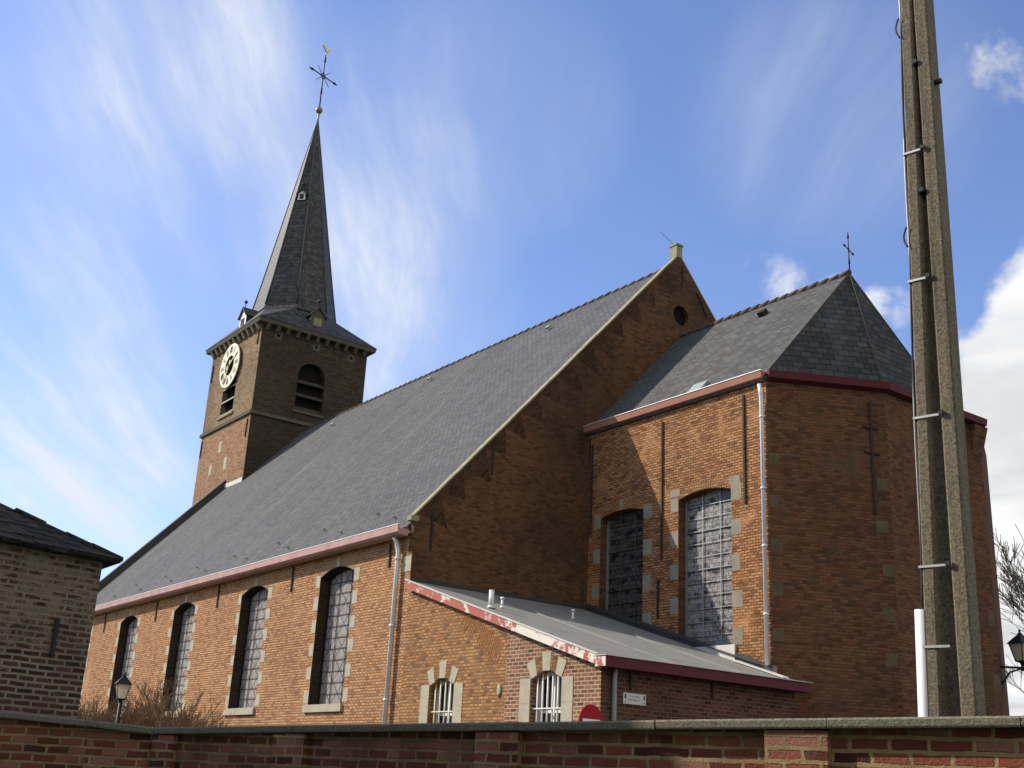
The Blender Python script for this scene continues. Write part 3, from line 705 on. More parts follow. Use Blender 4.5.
num = ['XII', 'I', 'II', 'III', 'IIII', 'V', 'VI', 'VII', 'VIII', 'IX', 'X', 'XI']
for i, s_ in enumerate(num):
    a = R(90 - 30 * i); d = Vector((math.cos(a), 0, math.sin(a))); tt = Vector((math.sin(a), 0, -math.cos(a)))
    adv = {'I': .075, 'V': .15, 'X': .15}; wd = sum(adv[c_] for c_ in s_); u = -wd / 2
    for c_ in s_:
        A = lambda uu, rr: CC + d * rr + tt * uu + Vector((0, -.008, 0))
        w_ = adv[c_]; r0, r1 = .72, 1.06
        if c_ == 'I': k.bar(A(u + w_ / 2, r0), A(u + w_ / 2, r1), .030, .012, up=Vector((0, 1, 0)))
        elif c_ == 'V': k.bar(A(u + .02, r1), A(u + w_ / 2, r0), .030, .012, up=Vector((0, 1, 0))); k.bar(A(u + w_ / 2, r0), A(u + w_ - .02, r1), .018, .010, up=Vector((0, 1, 0)))
        else: k.bar(A(u + .02, r0), A(u + w_ - .02, r1), .030, .012, up=Vector((0, 1, 0))); k.bar(A(u + w_ - .02, r0), A(u + .02, r1), .018, .010, up=Vector((0, 1, 0)))
        u += w_
k.build('clock_numerals', M['ink'], tower)
for a, ln, wd in ((R(90 - 205), 1.0, .09), (R(90 - 60), .72, .13)):
    k = MB(); d = Vector((math.cos(a), 0, math.sin(a))); tt = Vector((math.sin(a), 0, -math.cos(a))); o = CC + Vector((0, -.05, 0))
    k.hexa([o - d * .3 - tt * wd * .7, o - d * .3 + tt * wd * .7, o - d * .3 + tt * wd * .7 + Vector((0, .02, 0)), o - d * .3 - tt * wd * .7 + Vector((0, .02, 0)), o + d * ln - tt * .02, o + d * ln + tt * .02, o + d * ln + tt * .02 + Vector((0, .02, 0)), o + d * ln - tt * .02 + Vector((0, .02, 0))])
    k.build('clock_hand', M['gold'], tower)
# skirt roof and spire
TCX, TCY = (TX0 + TX1) / 2, (TY0 + TY1) / 2
OR_, OZ, AZ = 2.3, 24.95, 37.75
octv = [Vector((TCX + OR_ * math.cos(R(22.5 + 45 * i)), TCY + OR_ * math.sin(R(22.5 + 45 * i)), OZ)) for i in range(8)]
cz = TZ + .22; ee = .37
cor = {1: (TX1 + ee, TY1 + ee), 3: (TX0 - ee, TY1 + ee), 5: (TX0 - ee, TY0 - ee), 7: (TX1 + ee, TY0 - ee)}
C_ = lambda i: Vector((*cor[i], cz))
k = MB()
for i, (a, b) in enumerate(((7, 1), (1, 3), (3, 5), (5, 7))):
    # side whose outward normal is 0, 90, 180, 270 degrees
    j = i * 2
    k.face([C_(a), C_(b), octv[j % 8], octv[(j + 7) % 8]])
    k.face([C_(b), octv[(j + 1) % 8], octv[j % 8]])
k.face([C_(1), C_(3), C_(5), C_(7)][::-1])
skirt = k.build('skirt_roof', M['slate_spire'], church)
k = MB(); ap = Vector((TCX, TCY, AZ))
prev = [TCX, TCY]
lv = [(1.06, OZ - .05), (1.0, OZ + .25), (.86, OZ + 1.9), (.012, AZ)]
rings = [[Vector((TCX + OR_ * s_ * math.cos(R(22.5 + 45 * i)), TCY + OR_ * s_ * math.sin(R(22.5 + 45 * i)), z)) for i in range(8)] for s_, z in lv]
for a, b in zip(rings, rings[1:]):
    for i in range(8): k.face([a[i], a[(i + 1) % 8], b[(i + 1) % 8], b[i]])
spire = k.build('spire', M['slate_spire'], church, 'tall octagonal slate spire')
k = MB()
for i in range(8): k.tube([rings[1][i], rings[2][i], rings[3][i]], [.05, .05, .03], 5)
k.build('hip_rolls', M['lead_dark'], spire)
def dormer(C, D, wd, dp, h, parent, ball=True, front='white'):
    """small gabled dormer: C base centre of its front, D outward direction"""
    D = Vector(D); U = Vector((-D.y, D.x, 0)); C = Vector(C)
    P = lambda u, d, z: C + U * u - D * d + Z * z
    k = MB(); hw = wd / 2
    k.face([P(-hw, 0, 0), P(hw, 0, 0), P(hw, 0, h), P(0, 0, h + wd * .55), P(-hw, 0, h)][::1], 0)
    for s_ in (-1, 1): k.face([P(s_ * hw, 0, 0), P(s_ * hw, dp, 0), P(s_ * hw, dp, h), P(s_ * hw, 0, h)], 1)
    for s_ in (-1, 1):
        a = [P(s_ * (hw + .12), -.1, h - .1), P(0, -.1, h + wd * .6), P(0, dp, h + wd * .6), P(s_ * (hw + .12), dp, h - .1)]
        slab(k, a, .06, 1)
    k.obox(P(-hw * .55, -.02, h * .12), U * hw * 1.1, D * -.03, Z * h * .7, 2)
    o = k.build('dormer', [M[front], M['slate_spire'], M['wood_dark'] if front == 'white' else M['stone_grey']], parent)
    if ball:
        top = P(0, .05, h + wd * .6)
        b = MB(); b.tube([top, top + Z * .45], .025, 6); b.lathe(top + Z * .3, [(.02, -.09), (.08, -.05), (.1, 0), (.08, .05), (.02, .09)], 10); return o, b
    return o, None
for C0, D in (((TCX + .15, TY0 + .1, TZ + .35), (0, -1, 0)), ((TX1 - .1, TCY, TZ + .35), (1, 0, 0))):
    o, b = dormer(C0, D, .82, 1.9, 1.0, skirt, front='white' if D[1] else 'stone_dark')
    b.build('finial_ball', M['iron'], skirt)
rad7 = OR_ * (AZ - 32.6) / (AZ - OZ) * math.cos(R(22.5))
dv = Vector((.7071, -.7071, 0)); base = Vector((TCX, TCY, 32.0)) + dv * (rad7 + .22)
o, b = dormer(base, dv, .42, .5, .45, spire)
b.build('finial_ball', M['iron'], spire)
k = MB(); k.lathe((TCX, TCY, AZ + .75), [(.03, -.22), (.14, -.17), (.2, -.06), (.21, .02), (.17, .13), (.08, .2), (.03, .22)], 16); k.tube([(TCX, TCY, AZ - .2), (TCX, TCY, AZ + .6)], .06, 8); k.build('spire_ball', M['ball'], spire)
def iron_cross(C, h0, h1, zc, arm, D, parent, rt=.035, orn=True, cock=False):
    C = Vector(C); D = Vector(D).normalized(); k = MB()
    P = lambda u, z: Vector((C.x + D.x * u, C.y + D.y * u, z))
    k.tube([P(0, h0), P(0, h1)], [rt * 1.2, rt * .8], 6)
    k.tube([P(-arm, zc), P(arm, zc)], rt, 6)
    tips = [P(-arm, zc), P(arm, zc)]
    for u in (-arm, arm): k.tube([P(u * .72, zc), P(u * .9, zc)], rt * 1.9, 6)
    q = arm * .3
    for su in (-1, 1):
        for sv in (-1, 1):
            pts = [P(su * q * (1 - math.sin(t_)) , zc + sv * q * (1 - math.cos(t_))) for t_ in [math.pi / 2 * j / 5 for j in range(6)]]
            k.tube(pts, rt * .7, 5)
            if orn: k.tube([P(su * q * .2, zc + sv * q * .2), P(su * q * 1.5, zc + sv * q * 1.5)], rt * .55, 5)
    k.tube([P(0, h1 - (h1 - zc) * .35), P(0, h1 - (h1 - zc) * .15)], rt * 1.7, 6)
    k.tube([P(0, h0 + (zc - h0) * .45), P(0, h0 + (zc - h0) * .62)], rt * 1.7, 6)
    return k.build('cross', M['iron'], parent)
XD = (-.274, .962, 0)
iron_cross((TCX, TCY, 0), AZ + .9, 42.35, 40.85, 1.12, XD, spire, .036)
k = MB(); d = Vector(XD); o = Vector((TCX, TCY, 42.62)); nn = Vector((-d.y, d.x, 0)) * .04
outl = [(-.42, .28), (-.2, .1), (0, -.14), (.2, -.1), (.3, .12), (.42, .18), (.36, .3), (.28, .36), (.16, .14), (-.08, .16), (-.26, .38)]
pts = [o + d * u * .75 + Z * v * .8 for u, v in outl]
k.face([p + nn for p in pts]); k.face([p - nn for p in pts][::-1])
for i in range(len(pts)): j = (i + 1) % len(pts); k.face([pts[i] - nn, pts[j] - nn, pts[j] + nn, pts[i] + nn])
k.tube([(TCX, TCY, 42.3), (TCX, TCY, 42.55)], .03, 6)
k.build('weathercock', M['gold'], spire)

# ------------------------------------------------------------------ choir and apse
CY = 5.68; A = (6.80, CY); B = (8.25, 8.42); C = (8.25, 12.55); Dp = (6.7, 15.4); CG = 11.25
ch_ops = [op(.67, 2.42, 4.6, 8.76, .13, .3), op(3.75, 5.59, 4.98, 8.80, .14, .3)]
k = MB(); wall(k, (0, CY, 0), (1, 0, 0), 0, A[0], 0, CG + .2, ch_ops, rmi=1); k.build('choir_wall', [M['brick_choir'], M['brick_apse']], church)  # reveals take the darker apse brick as painted shade
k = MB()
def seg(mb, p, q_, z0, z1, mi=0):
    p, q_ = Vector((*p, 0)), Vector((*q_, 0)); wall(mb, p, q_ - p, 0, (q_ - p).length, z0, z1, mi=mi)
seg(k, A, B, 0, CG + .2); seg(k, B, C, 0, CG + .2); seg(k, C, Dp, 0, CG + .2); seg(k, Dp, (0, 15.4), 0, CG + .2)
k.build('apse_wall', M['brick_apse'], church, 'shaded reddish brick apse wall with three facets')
# roof
RYc, RZc, AX = 9.37, 15.45, 6.68
k = MB(); e0, e1 = .12, 11.38
slab(k, [(.003, CY - e0, e1), (A[0], CY - e0, e1), (AX, RYc, RZc), (.003, RYc, RZc)], .08, 0)
slab(k, [(.003, RYc, RZc), (AX, RYc, RZc), (6.7, 13.2, e1), (.003, 13.2, e1)], .08, 0)
Bo, Co = (B[0] + .05, B[1] - .05), (B[0] + .05, 11.35)
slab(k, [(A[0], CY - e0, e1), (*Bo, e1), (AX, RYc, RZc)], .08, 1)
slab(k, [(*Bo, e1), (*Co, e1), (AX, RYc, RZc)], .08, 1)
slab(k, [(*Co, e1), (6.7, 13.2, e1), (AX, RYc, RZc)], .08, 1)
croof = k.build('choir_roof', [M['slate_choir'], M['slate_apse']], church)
ridge(.1, AX, RYc, RZc + .02, .36, .075).build('ridge_tiles', M['ridge'], croof)
k = MB()
for p in ((A[0], CY - e0, e1), (*Bo, e1), (*Co, e1)):
    k.tube([Vector(p) + Z * .02, Vector((AX, RYc, RZc + .03))], .018, 5)
k.build('hip_flashing', M['stone_dark'], croof)
zc_ = lambda y: e1 + (RZc - e1) * (y - CY + e0) / (RYc - CY + e0)
k = MB(); k.obox((3.95, 5.78, zc_(5.78) + .01), (.5, 0, 0), (0, .34, .37), (0, -.06, .05)); k.build('roof_light', M['zinc_dull'], croof)
k = MB(); k.obox((3.95, 8.72, zc_(8.72) + .01), (.22, 0, 0), (0, .16, .16), (0, -.1, .1)); k.build('roof_vent', M['iron'], croof)
# slab that closes the top of the choir and carries the gutter
def gut_run(mb, p, q_, z0, z1, dep, mi=0, ext0=0, ext1=0):
    p, q_ = Vector((*p, 0)), Vector((*q_, 0)); u = (q_ - p).normalized(); n = u.cross(Z)
    a, b = p - u * ext0, q_ + u * ext1
    mb.hexa([a + n * .004 + Z * z0, b + n * .004 + Z * z0, b + n * dep + Z * (z0 + .06), a + n * dep + Z * (z0 + .06), a + n * .004 + Z * z1, b + n * .004 + Z * z1, b + n * (dep + .03) + Z * z1, a + n * (dep + .03) + Z * z1], mi)
k = MB(); gut_run(k, (.0, CY), A, CG + .09, CG + .32, .17, ext1=.0)
cg = k.build('gutter', M['salmon_paint'], church, 'worn reddish gutter along the sunlit choir wall')
k = MB(); k.box(.02, A[0] + .02, CY - .215, CY - .17, CG + .323, CG + .34); k.build('gutter_lip', M['zinc'], cg)
k = MB(); gut_run(k, A, B, CG + .079, CG + .315, .17, ext0=-.02, ext1=.10); gut_run(k, B, C, CG + .076, CG + .31, .17, ext0=.0, ext1=.12)
k.face([(.01, CY + .01, CG + .05), (A[0], CY + .01, CG + .05), (*B, CG + .05), (*C, CG + .05), (*Dp, CG + .05), (.01, 15.4, CG + .05)])
k.build('gutter', M['red_paint'], church, 'dark red gutter round the shaded apse')
# corbelled end of the east eaves
k = MB(); k.hexa([(8.0, 12.1, CG - .75), (8.26, 12.1, CG - .75), (8.26, 12.57, CG - .75), (8.0, 12.57, CG - .75), (8.0, 12.1, CG + .074), (8.42, 12.1, CG + .074), (8.42, 12.70, CG + .074), (8.0, 12.70, CG + .074)]); k.build('eaves_corbel', M['brick_apse'], church)
pipe([(A[0] - .07, CY - .17, CG - .02), (A[0] - .05, CY - .15, CG - .25), (A[0] - .09, CY - .09, CG - .5), (A[0] - .09, CY - .09, 4.45)], .05, M['white_pipe'], church, [(A[0] - .09, CY - .09, z) for z in (10.4, 8.6, 7.2, 5.6)], 'pale metal downpipe at the choir corner')
for x, z0, z1 in ((.26, 11.0, 8.36), (3.15, 11.08, 7.3), (6.07, 11.14, 8.34), (3.03, 6.8, 5.8)): anchor((x, CY, z0), (x, CY, z1), (0, -.03, 0), .055)
fn = (Vector((*B, 0)) - Vector((*A, 0))).normalized().cross(Z)
fp = lambda t_, z: Vector((A[0] + (B[0] - A[0]) * t_, A[1] + (B[1] - A[1]) * t_, z))
anchor(fp(.865, 11.05), fp(.865, 8.2), fn * .03, .07)
for z in (10.4, 9.75): anchor(fp(.80, z), fp(.93, z - .05), fn * .03, .05)
k = MB(); rr = random.Random(3)
fu = (Vector((*B, 0)) - Vector((*A, 0))).normalized()
for i, z in enumerate((5.0, 6.05, 7.1, 8.15, 9.2)):
    k = MB(); k.obox(fp(0, z) + fu * .015, fu * rr.uniform(.24, .34), fn * .004, Z * .3); k.build('corner_quoin', M['quoin_brown'], church)
    k = MB(); k.obox(fp(1, z - .4) - fu * rr.uniform(.3, .42), fu * .3, fn * .004, Z * .3); k.build('corner_quoin', M['quoin_brown'], church)
for i, z in enumerate((2.9, 4.4, 6.0)):
    k = MB(); k.obox((8.25, 12.2, z), (.006, 0, 0), (0, .3, 0), (0, 0, .4)); k.build('corner_quoin', M['quoin_brown'], church)
k = MB(); k.obox((.0, CY - .10, 4.6), (.16, 0, 0), (0, .097, 0), (0, 0, CG - 4.62)); k.build('corner_pier', M['brick_gable'], church)
for i, q in enumerate(ch_ops):
    fr = MB(); P = lambda u, z, d: Vector((u, CY - d, z))
    for e_ in (q['a'] + .03, q['b'] - .03): fr.bar((e_, CY + .27, q['z0']), (e_, CY + .27, q['zs']), .06, .05)
    W = fr.build('window', M['sign_grey'], church)
    gl = MB(); pane(gl, (0, CY, 0), (1, 0, 0), q, .297); gl.build('stained_pane', M['glass_choir' if i else 'glass_choir_shaded'], W)
    b = MB()
    for j in (1, 2): x = q['a'] + (q['b'] - q['a']) * j / 3; b.bar((x, CY + .265, q['z0']), (x, CY + .265, q['hi'](x)), .018, .02)
    nb = 12
    for j in range(1, nb): z = q['z0'] + (q['zt'] - q['z0']) * j / nb; b.bar((q['a'], CY + .265, z), (q['b'], CY + .265, z), .030 if j % 3 == 0 else .014, .016)
    b.build('glazing_bars', M['sign_grey' if i else 'stone_dark'], W)  # first window's bars coloured darker, like its shade-dimmed pane
    quoins(W, M['stone_grey'], P, q['a'], q['b'], q['z0'] - (.0 if i else 0), 8.9, q['zt'], 5, .31, .40, .006, .16, .3, top=not i, seed=20 + i)
    if i:  # corner voussoirs at the ends of the flat brick arch
        for s_, e_ in ((-1, q['a']), (1, q['b'])):
            st_ = MB(); st_.obox((e_ - (.3 if s_ < 0 else .05), CY - .007, q['zs'] + .1), (.35, 0, 0), (0, .05, 0), (0, 0, .2)); st_.build('springer_stone', M['stone_grey'], W)
    n = 24; halves = [MB(), MB()] if not i else [MB()]                               # flat arch of upright bricks
    for j in range(n):
        u = q['a'] + (q['b'] - q['a']) * (j + .5) / n
        if not i and abs(u - (q['a'] + q['b']) / 2) < .1: continue
        tilt = (u - (q['a'] + q['b']) / 2) * .12
        z = q['hi'](u) + .012
        ar = halves[0] if i or u < (q['a'] + q['b']) / 2 else halves[1]
        ar.hexa([(u - .027, CY - .004, z), (u + .027, CY - .004, z), (u + .027, CY + .03, z), (u - .027, CY + .03, z), (u - .027 + tilt, CY - .004, z + .27), (u + .027 + tilt, CY - .004, z + .27), (u + .027 + tilt, CY + .03, z + .27), (u - .027 + tilt, CY + .03, z + .27)])
    for ar in halves: ar.build('brick_arch', M['brick_annex_old'], W)
    if i:
        s = MB(); s.obox((q['a'] + .02, CY - .06, q['z0'] - .45), (q['b'] - q['a'] + .08, 0, 0), (0, .2, 0), (0, 0, .46)); s.build('sill', M['lead_white'], W)
ic = iron_cross((AX + .02, RYc, 0), RZc - .05, 16.72, 16.18, .40, (-.30, .95, 0), church, .016, False)

# ================================================================== ANNEX
annex = thing('church_annex', 'low brick annex with a grey sheet-metal lean-to roof and white barred windows, against the church', 'annex', (3.7, 2.8, 0))
AXE = 7.42                                              # east wall
ax_z = lambda x: 6.30 - .300 * x
aw = [op(1.28, 2.32, 2.2, 3.68, .17, .28), op(5.18, 6.22, 2.2, 3.68, .17, .28)]
seam_ = 4.3
k = MB()
wall(k, (.0, -.006, 0), (1, 0, 0), .004, seam_, 0, lambda u: ax_z(u) - .1, [aw[0]], mi=1)
wall(k, (.0, -.006, 0), (1, 0, 0), seam_, AXE, 0, lambda u: ax_z(u) - .1, [aw[1]], mi=0)
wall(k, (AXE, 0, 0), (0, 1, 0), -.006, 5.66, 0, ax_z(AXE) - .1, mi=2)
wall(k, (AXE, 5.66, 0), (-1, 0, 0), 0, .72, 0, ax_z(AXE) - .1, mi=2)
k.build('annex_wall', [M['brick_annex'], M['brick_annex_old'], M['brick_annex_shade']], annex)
k = MB(); EX = 7.66
slab(k, [(.004, -.1, ax_z(0)), (EX, -.1, ax_z(EX)), (EX, CY - .01, ax_z(EX)), (.004, CY - .01, ax_z(0))], .05)
slab(k, [(A[0] + .05, CY - .009, ax_z(A[0] + .05) - .002), (EX, CY - .009, ax_z(EX) - .002), (EX, 5.9, ax_z(EX) - .002), (A[0] + .14, 5.9, ax_z(A[0] + .14) - .002)], .05)
roof = k.build('lean_to_roof', M['lead'], annex)
k = MB()
for y in (2.05, 4.0):
    k.obox((.3, y, ax_z(.3) + .001), (EX - .34, 0, -.3 * (EX - .34)), (0, .03, 0), (0, 0, .03))
k.build('standing_seams', M['lead'], roof)
k = MB(); k.obox((.2, CY - .05, ax_z(.2)), (EX - .9, 0, -.3 * (EX - .9)), (0, .04, 0), (0, 0, .2)); k.obox((.2, CY - .12, ax_z(.2) + .12), (6.3, 0, -.3 * 6.3), (0, .03, 0), (0, 0, .03))
k.obox((.005, -.02, ax_z(0)), (.04, 0, 0), (0, CY - .1, 0), (0, 0, .09)); k.build('flashing', M['lead_dark'], roof)
k = MB(); k.obox((5.8, CY - .25, ax_z(5.8) + .02), (1.5, 0, -.45), (0, .2, 0), (0, 0, .03)); k.build('flashing', M['lead_white'], roof)
k = MB(); k.obox((.02, -.15, ax_z(.02) - .19), (EX - .02 - .22, 0, -.3 * (EX - .24)), (0, .05, 0), (0, 0, .19)); k.build('verge_board', M['peeling'], annex, 'verge board with peeling red and white paint')
k = MB(); k.obox((.02, -.17, ax_z(.02) + .003), (EX - .24, 0, -.3 * (EX - .24)), (0, .09, 0), (0, 0, .025)); k.build('verge_trim', M['lead_white'], annex)
zE = ax_z(EX)
k = MB(); k.box(EX - .2, EX + .07, -.16, 5.85, zE - .17, zE + .035); k.build('gutter', M['red_paint'], annex, 'dark red eaves gutter of the annex')
k = MB(); k.box(EX - .24, EX + .068, -.172, -.163, zE - .165, zE + .02); k.build('gutter_end', M['peeling'], annex)
k = MB(); k.box(EX - .25, EX + .1, -.19, 5.87, zE + .037, zE + .052); k.build('gutter_lip', M['lead_white'], annex)
pipe([(AXE + .1, .28, zE - .15), (AXE + .07, .28, zE - .35), (AXE + .07, .28, .1)], .05, M['zinc_dull'], annex, [(AXE + .07, .28, z) for z in (2.7, 1.5)])
for (x, y, h, r_, cap) in ((2.95, .45, .42, .062, 0), (2.64, .99, .22, .03, 1), (2.6, 3.19, .2, .03, 1)):
    z = ax_z(x); k = MB(); k.tube([(x, y, z - .02), (x, y, z + h)], r_, 10); k.lathe((x, y, z), [(r_ * 1.8, 0), (r_ * 1.1, .06)], 10)
    if cap: k.lathe((x, y, z + h), [(r_ * 1.9, 0), (r_ * 1.9, .02), (r_, .05)], 10)
    k.build('vent_pipe', M['zinc'], annex)
for y, z0, z1 in ((.75, 3.9, 3.47), (3.05, 3.85, 3.5)):
    k = MB(); k.bar((AXE + .025, y, z0), (AXE + .025, y, z1), .045, .03, up=Vector((1, 0, 0))); k.build('wall_anchor', M['iron_rust'], annex)
for i, q in enumerate(aw):
    fr = MB(); yb = .255
    fr.box(q['a'], q['a'] + .06, yb - .04, yb, q['z0'], q['zs'] + .05); fr.box(q['b'] - .06, q['b'], yb - .04, yb, q['z0'], q['zs'] + .05)
    mx = (q['a'] + q['b']) / 2; fr.box(mx - .035, mx + .035, yb - .045, yb, q['z0'], q['zs'] + .1); fr.box(q['a'] + .06, mx - .035, yb - .035, yb, 3.02, 3.08); fr.box(mx + .035, q['b'] - .06, yb - .035, yb, 3.02, 3.08)
    us = [q['a'] + (q['b'] - q['a']) * j / 8 for j in range(9)]
    for x, y in zip(us, us[1:]): fr.bar((x, yb - .02, q['hi'](x) - .03), (y, yb - .02, q['hi'](y) - .03), .06, .04, up=Vector((0, 1, 0)))
    W = fr.build('window', M['white'], annex)
    gl = MB(); pane(gl, (0, -.006, 0), (1, 0, 0), q, .262); gl.build('window_pane', M['glass_dark'], W)
    b = MB(); nbar = 5 if not i else 6
    for j in range(nbar): x = q['a'] + .13 + (q['b'] - q['a'] - .2) * j / (nbar - 1); b.tube([(x, .09, q['z0']), (x, .09, q['hi'](x) - .005)], .02, 8)
    b.box(q['a'] + .01, q['b'] - .01, .075, .088, 3.06, 3.10) if False else b.bar((q['a'] + .005, .065, 3.1), (q['b'] - .005, .065, 3.1), .04, .022, up=Z)
    b.build('window_bars', M['cream'] if not i else M['white'], W)
    s = MB()
    zs_ = q['zs'] + .03
    for s_, e_ in ((-1, q['a']), (1, q['b'])):
        zz0 = q['z0']
        for hh in (.55, .45, zs_ - q['z0'] - 1.0 - .008):
            x0, x1 = (e_ - .36, e_ - .003) if s_ < 0 else (e_ + .003, e_ + .36)
            s.box(x0, x1, -.018, .06, zz0, zz0 + hh); zz0 += hh + .004
    mx = (q['a'] + q['b']) / 2; cx0 = q['zs'] - 1.0
    def vouss(ang0, ang1, r0, r1):
        pts = []
        for rr_, aa in ((r0, ang0), (r0, ang1), (r1, ang1), (r1, ang0)):
            pts.append((mx + rr_ * math.sin(aa), cx0 + rr_ * math.cos(aa)))
        s.hexa([(x, -.018, z) for x, z in pts[:1] + pts[3:4] + pts[2:3] + pts[1:2]] + [(x, .05, z) for x, z in pts[:1] + pts[3:4] + pts[2:3] + pts[1:2]])
    for a0, a1, r0_, r1_ in ((-.46, -.27, 1.135, 1.49), (-.10, .10, 1.175, 1.56), (.27, .46, 1.135, 1.49)): vouss(a0, a1, r0_, r1_)
    s.build('stone_surround', M['stone'], W)
    for sgn in (-1, 1):
        ar = MB()
        for j in range(4):
            aa = sgn * (.125 + .04 * j); dx, dz = math.sin(aa), math.cos(aa); tx, tz = dz, -dx
            c0 = Vector((mx, 0, cx0)); d = Vector((dx, 0, dz)); t_ = Vector((tx, 0, tz))
            p0 = c0 + d * 1.165 - t_ * .02; ar.hexa([p0 + Vector((0, -.013, 0)), p0 + t_ * .036 + Vector((0, -.013, 0)), p0 + t_ * .036 + Vector((0, .05, 0)), p0 + Vector((0, .05, 0)), p0 + d * .32 + Vector((0, -.013, 0)), p0 + d * .32 + t_ * .04 + Vector((0, -.013, 0)), p0 + d * .32 + t_ * .04 + Vector((0, .05, 0)), p0 + d * .32 + Vector((0, .05, 0))])
        ar.build('brick_voussoirs', M['brick_annex_old'], W)
# blocked patch with a small oval stone between the windows
k = MB(); k.lathe((4.09, -.006, 3.5), [(.07, 0), (.085, .015), (.04, .035)], 14, U=Vector((1, 0, 0)), V=Vector((0, 0, 1.7)), W=Vector((0, -1, 0))); k.build('wall_boss', M['stone'], annex)
# patches of slanting brickwork below the verge, left from an older gable
k = MB()
for j in range(26):
    x = 2.35 + j * .062; zt = ax_z(x) - .34
    ln = (.28 + .16 * math.sin(j * .6) ** 2) if j < 12 else (.55 + .10 * math.sin(j))
    z0 = zt - ln * .9 - (0 if j < 12 else (j - 12) * .018)
    k.hexa([(x, -.010, z0), (x + .045, -.010, z0 - .012), (x + .045, .02, z0 - .012), (x, .02, z0), (x + .2, -.010, z0 + ln * .8), (x + .245, -.010, z0 + ln * .8 - .012), (x + .245, .02, z0 + ln * .8 - .012), (x + .2, .02, z0 + ln * .8)])
k.build('slanting_brickwork', M['brick_patch'], annex)

# street-name plate on the annex
SP = lambda y, z, d=0: (AXE + .012 + d, y, z)
plate = thing('street_name_sign', 'small white street-name plate on the shaded annex wall beside the downpipe', 'sign', (AXE + .01, .86, 3.31))
k = MB(); k.box(AXE + .006, AXE + .022, .56, 1.16, 3.2, 3.41); k.build('plate', plain('enamel plate', (.62, .58, .55), .5, .4, var=.2), plate)
k = MB(); rr = random.Random(4)
def scribble(y0, y1, zc, h):
    y = y0
    while y < y1:
        w_ = rr.uniform(.012, .022); k.box(AXE + .0225, AXE + .024, y, y + .007, zc - h / 2, zc + h / 2 * rr.choice((1, 1, .4))); k.box(AXE + .0225, AXE + .024, y + .007, y + w_, zc - h * rr.choice((.5, .1, -.3)), zc - h * rr.choice((.5, .1, -.3)) + .008) if False else k.box(AXE + .0225, AXE + .0238, y + .0072, y + w_, zc - .004, zc + .004)
        y += w_ + rr.choice((.008, .008, .03))
scribble(.77, .97, 3.35, .03); scribble(.68, 1.04, 3.285, .036)
for y in (.59, 1.09): k.box(AXE + .0225, AXE + .024, y + .005, y + .045, 3.3, 3.38); k.box(AXE + .0225, AXE + .024, y + .01, y + .04, 3.22, 3.25)
k.build('lettering', M['ink'], plate)

# ================================================================== NO-ENTRY SIGN
SG = Vector((8.97, -1.55, 2.685))
sgn_ = thing('road_sign', 'round red no-entry sign showing above the garden wall in front of the annex', 'road sign', (SG.x, SG.y, .1))
Nn = Vector((.93, -.36, 0)).normalized()               # the way the disc faces
view = (Vector((24.857, -15.065, 0)) - Vector((SG.x, SG.y, 0))).normalized()
Nn = Matrix.Rotation(R(45), 3, 'Z') @ view
Us = Z.cross(Nn).normalized()
k = MB(); k.lathe(SG, [(.285, -.01), (.30, -.004), (.30, .004), (.29, .008)], 40, U=Us, V=Z, W=Nn, smooth=False); k.build('sign_disc', M['sign_red'], sgn_)
k = MB(); k.obox(SG - Us * .215 - Z * .05 + Nn * .009, Us * .43, Z * .1, Nn * .002); k.build('sign_bar', M['white'], sgn_)
k = MB(); k.tube([SG - Nn * .06 + Z * .2, Vector((SG.x, SG.y, 0)) - Nn * .06], .03, 10); k.build('post', M['sign_grey'], sgn_)

# ================================================================== LAMPS
def lantern(P0, s, parent, extra=None):
    """four-sided tapered street lantern standing with its foot at P0"""
    P0 = Vector(P0)
    def sq(h, z, rot=.6): return [P0 + Vector((h * math.cos(rot + math.pi / 2 * i), h * math.sin(rot + math.pi / 2 * i), z)) for i in range(4)]
    k = MB(); b, t_ = sq(.20 * s, .05 * s), sq(.36 * s, .62 * s)
    for i in range(4):
        k.tube([b[i], t_[i]], .018 * s, 5); j = (i + 1) % 4; k.tube([b[i], b[j]], .02 * s, 5); k.tube([t_[i], t_[j]], .022 * s, 5)
    k.lathe(P0, [(.05 * s, -.08 * s), (.08 * s, 0), (.2 * s, .05 * s)], 8)
    k.build('lantern_frame', M['iron'], parent)
    g_ = MB()
    b2, t2 = sq(.19 * s, .06 * s), sq(.345 * s, .615 * s)
    for i in range(4): j = (i + 1) % 4; g_.face([b2[i], b2[j], t2[j], t2[i]])
    g_.build('lantern_glass', M['lamp_glass'], parent)
    c_ = MB(); r0, r1, r2 = sq(.44 * s, .61 * s), sq(.22 * s, .80 * s), sq(.07 * s, .92 * s)
    for lo, hi in ((r0, r1), (r1, r2)):
        for i in range(4): j = (i + 1) % 4; c_.face([lo[i], lo[j], hi[j], hi[i]])
    c_.face(r0[::-1]); c_.face(r2)
    c_.lathe(P0 + Z * .9 * s, [(.06 * s, 0), (.08 * s, .04 * s), (.03 * s, .09 * s), (.045 * s, .13 * s), (.01 * s, .19 * s)], 8)
    c_.build('lantern_cap', M['iron'], parent)
    bb = MB(); bb.lathe(P0, [(.03 * s, .08 * s), (.05 * s, .2 * s), (.07 * s, .36 * s), (.03 * s, .46 * s)], 10); bb.build('lantern_bulb', M['white'], parent)
lp = thing('street_lamp', 'dark lantern street lamp rising out of the bare shrubs in front of the nave', 'street lamp', (-6.17, -4.74, 0))
k = MB(); k.lathe((-6.17, -4.74, 0), [(.13, 0), (.13, .5), (.07, .7), (.055, 2.0), (.045, 3.1)], 12); k.build('lamp_post', M['iron'], lp)
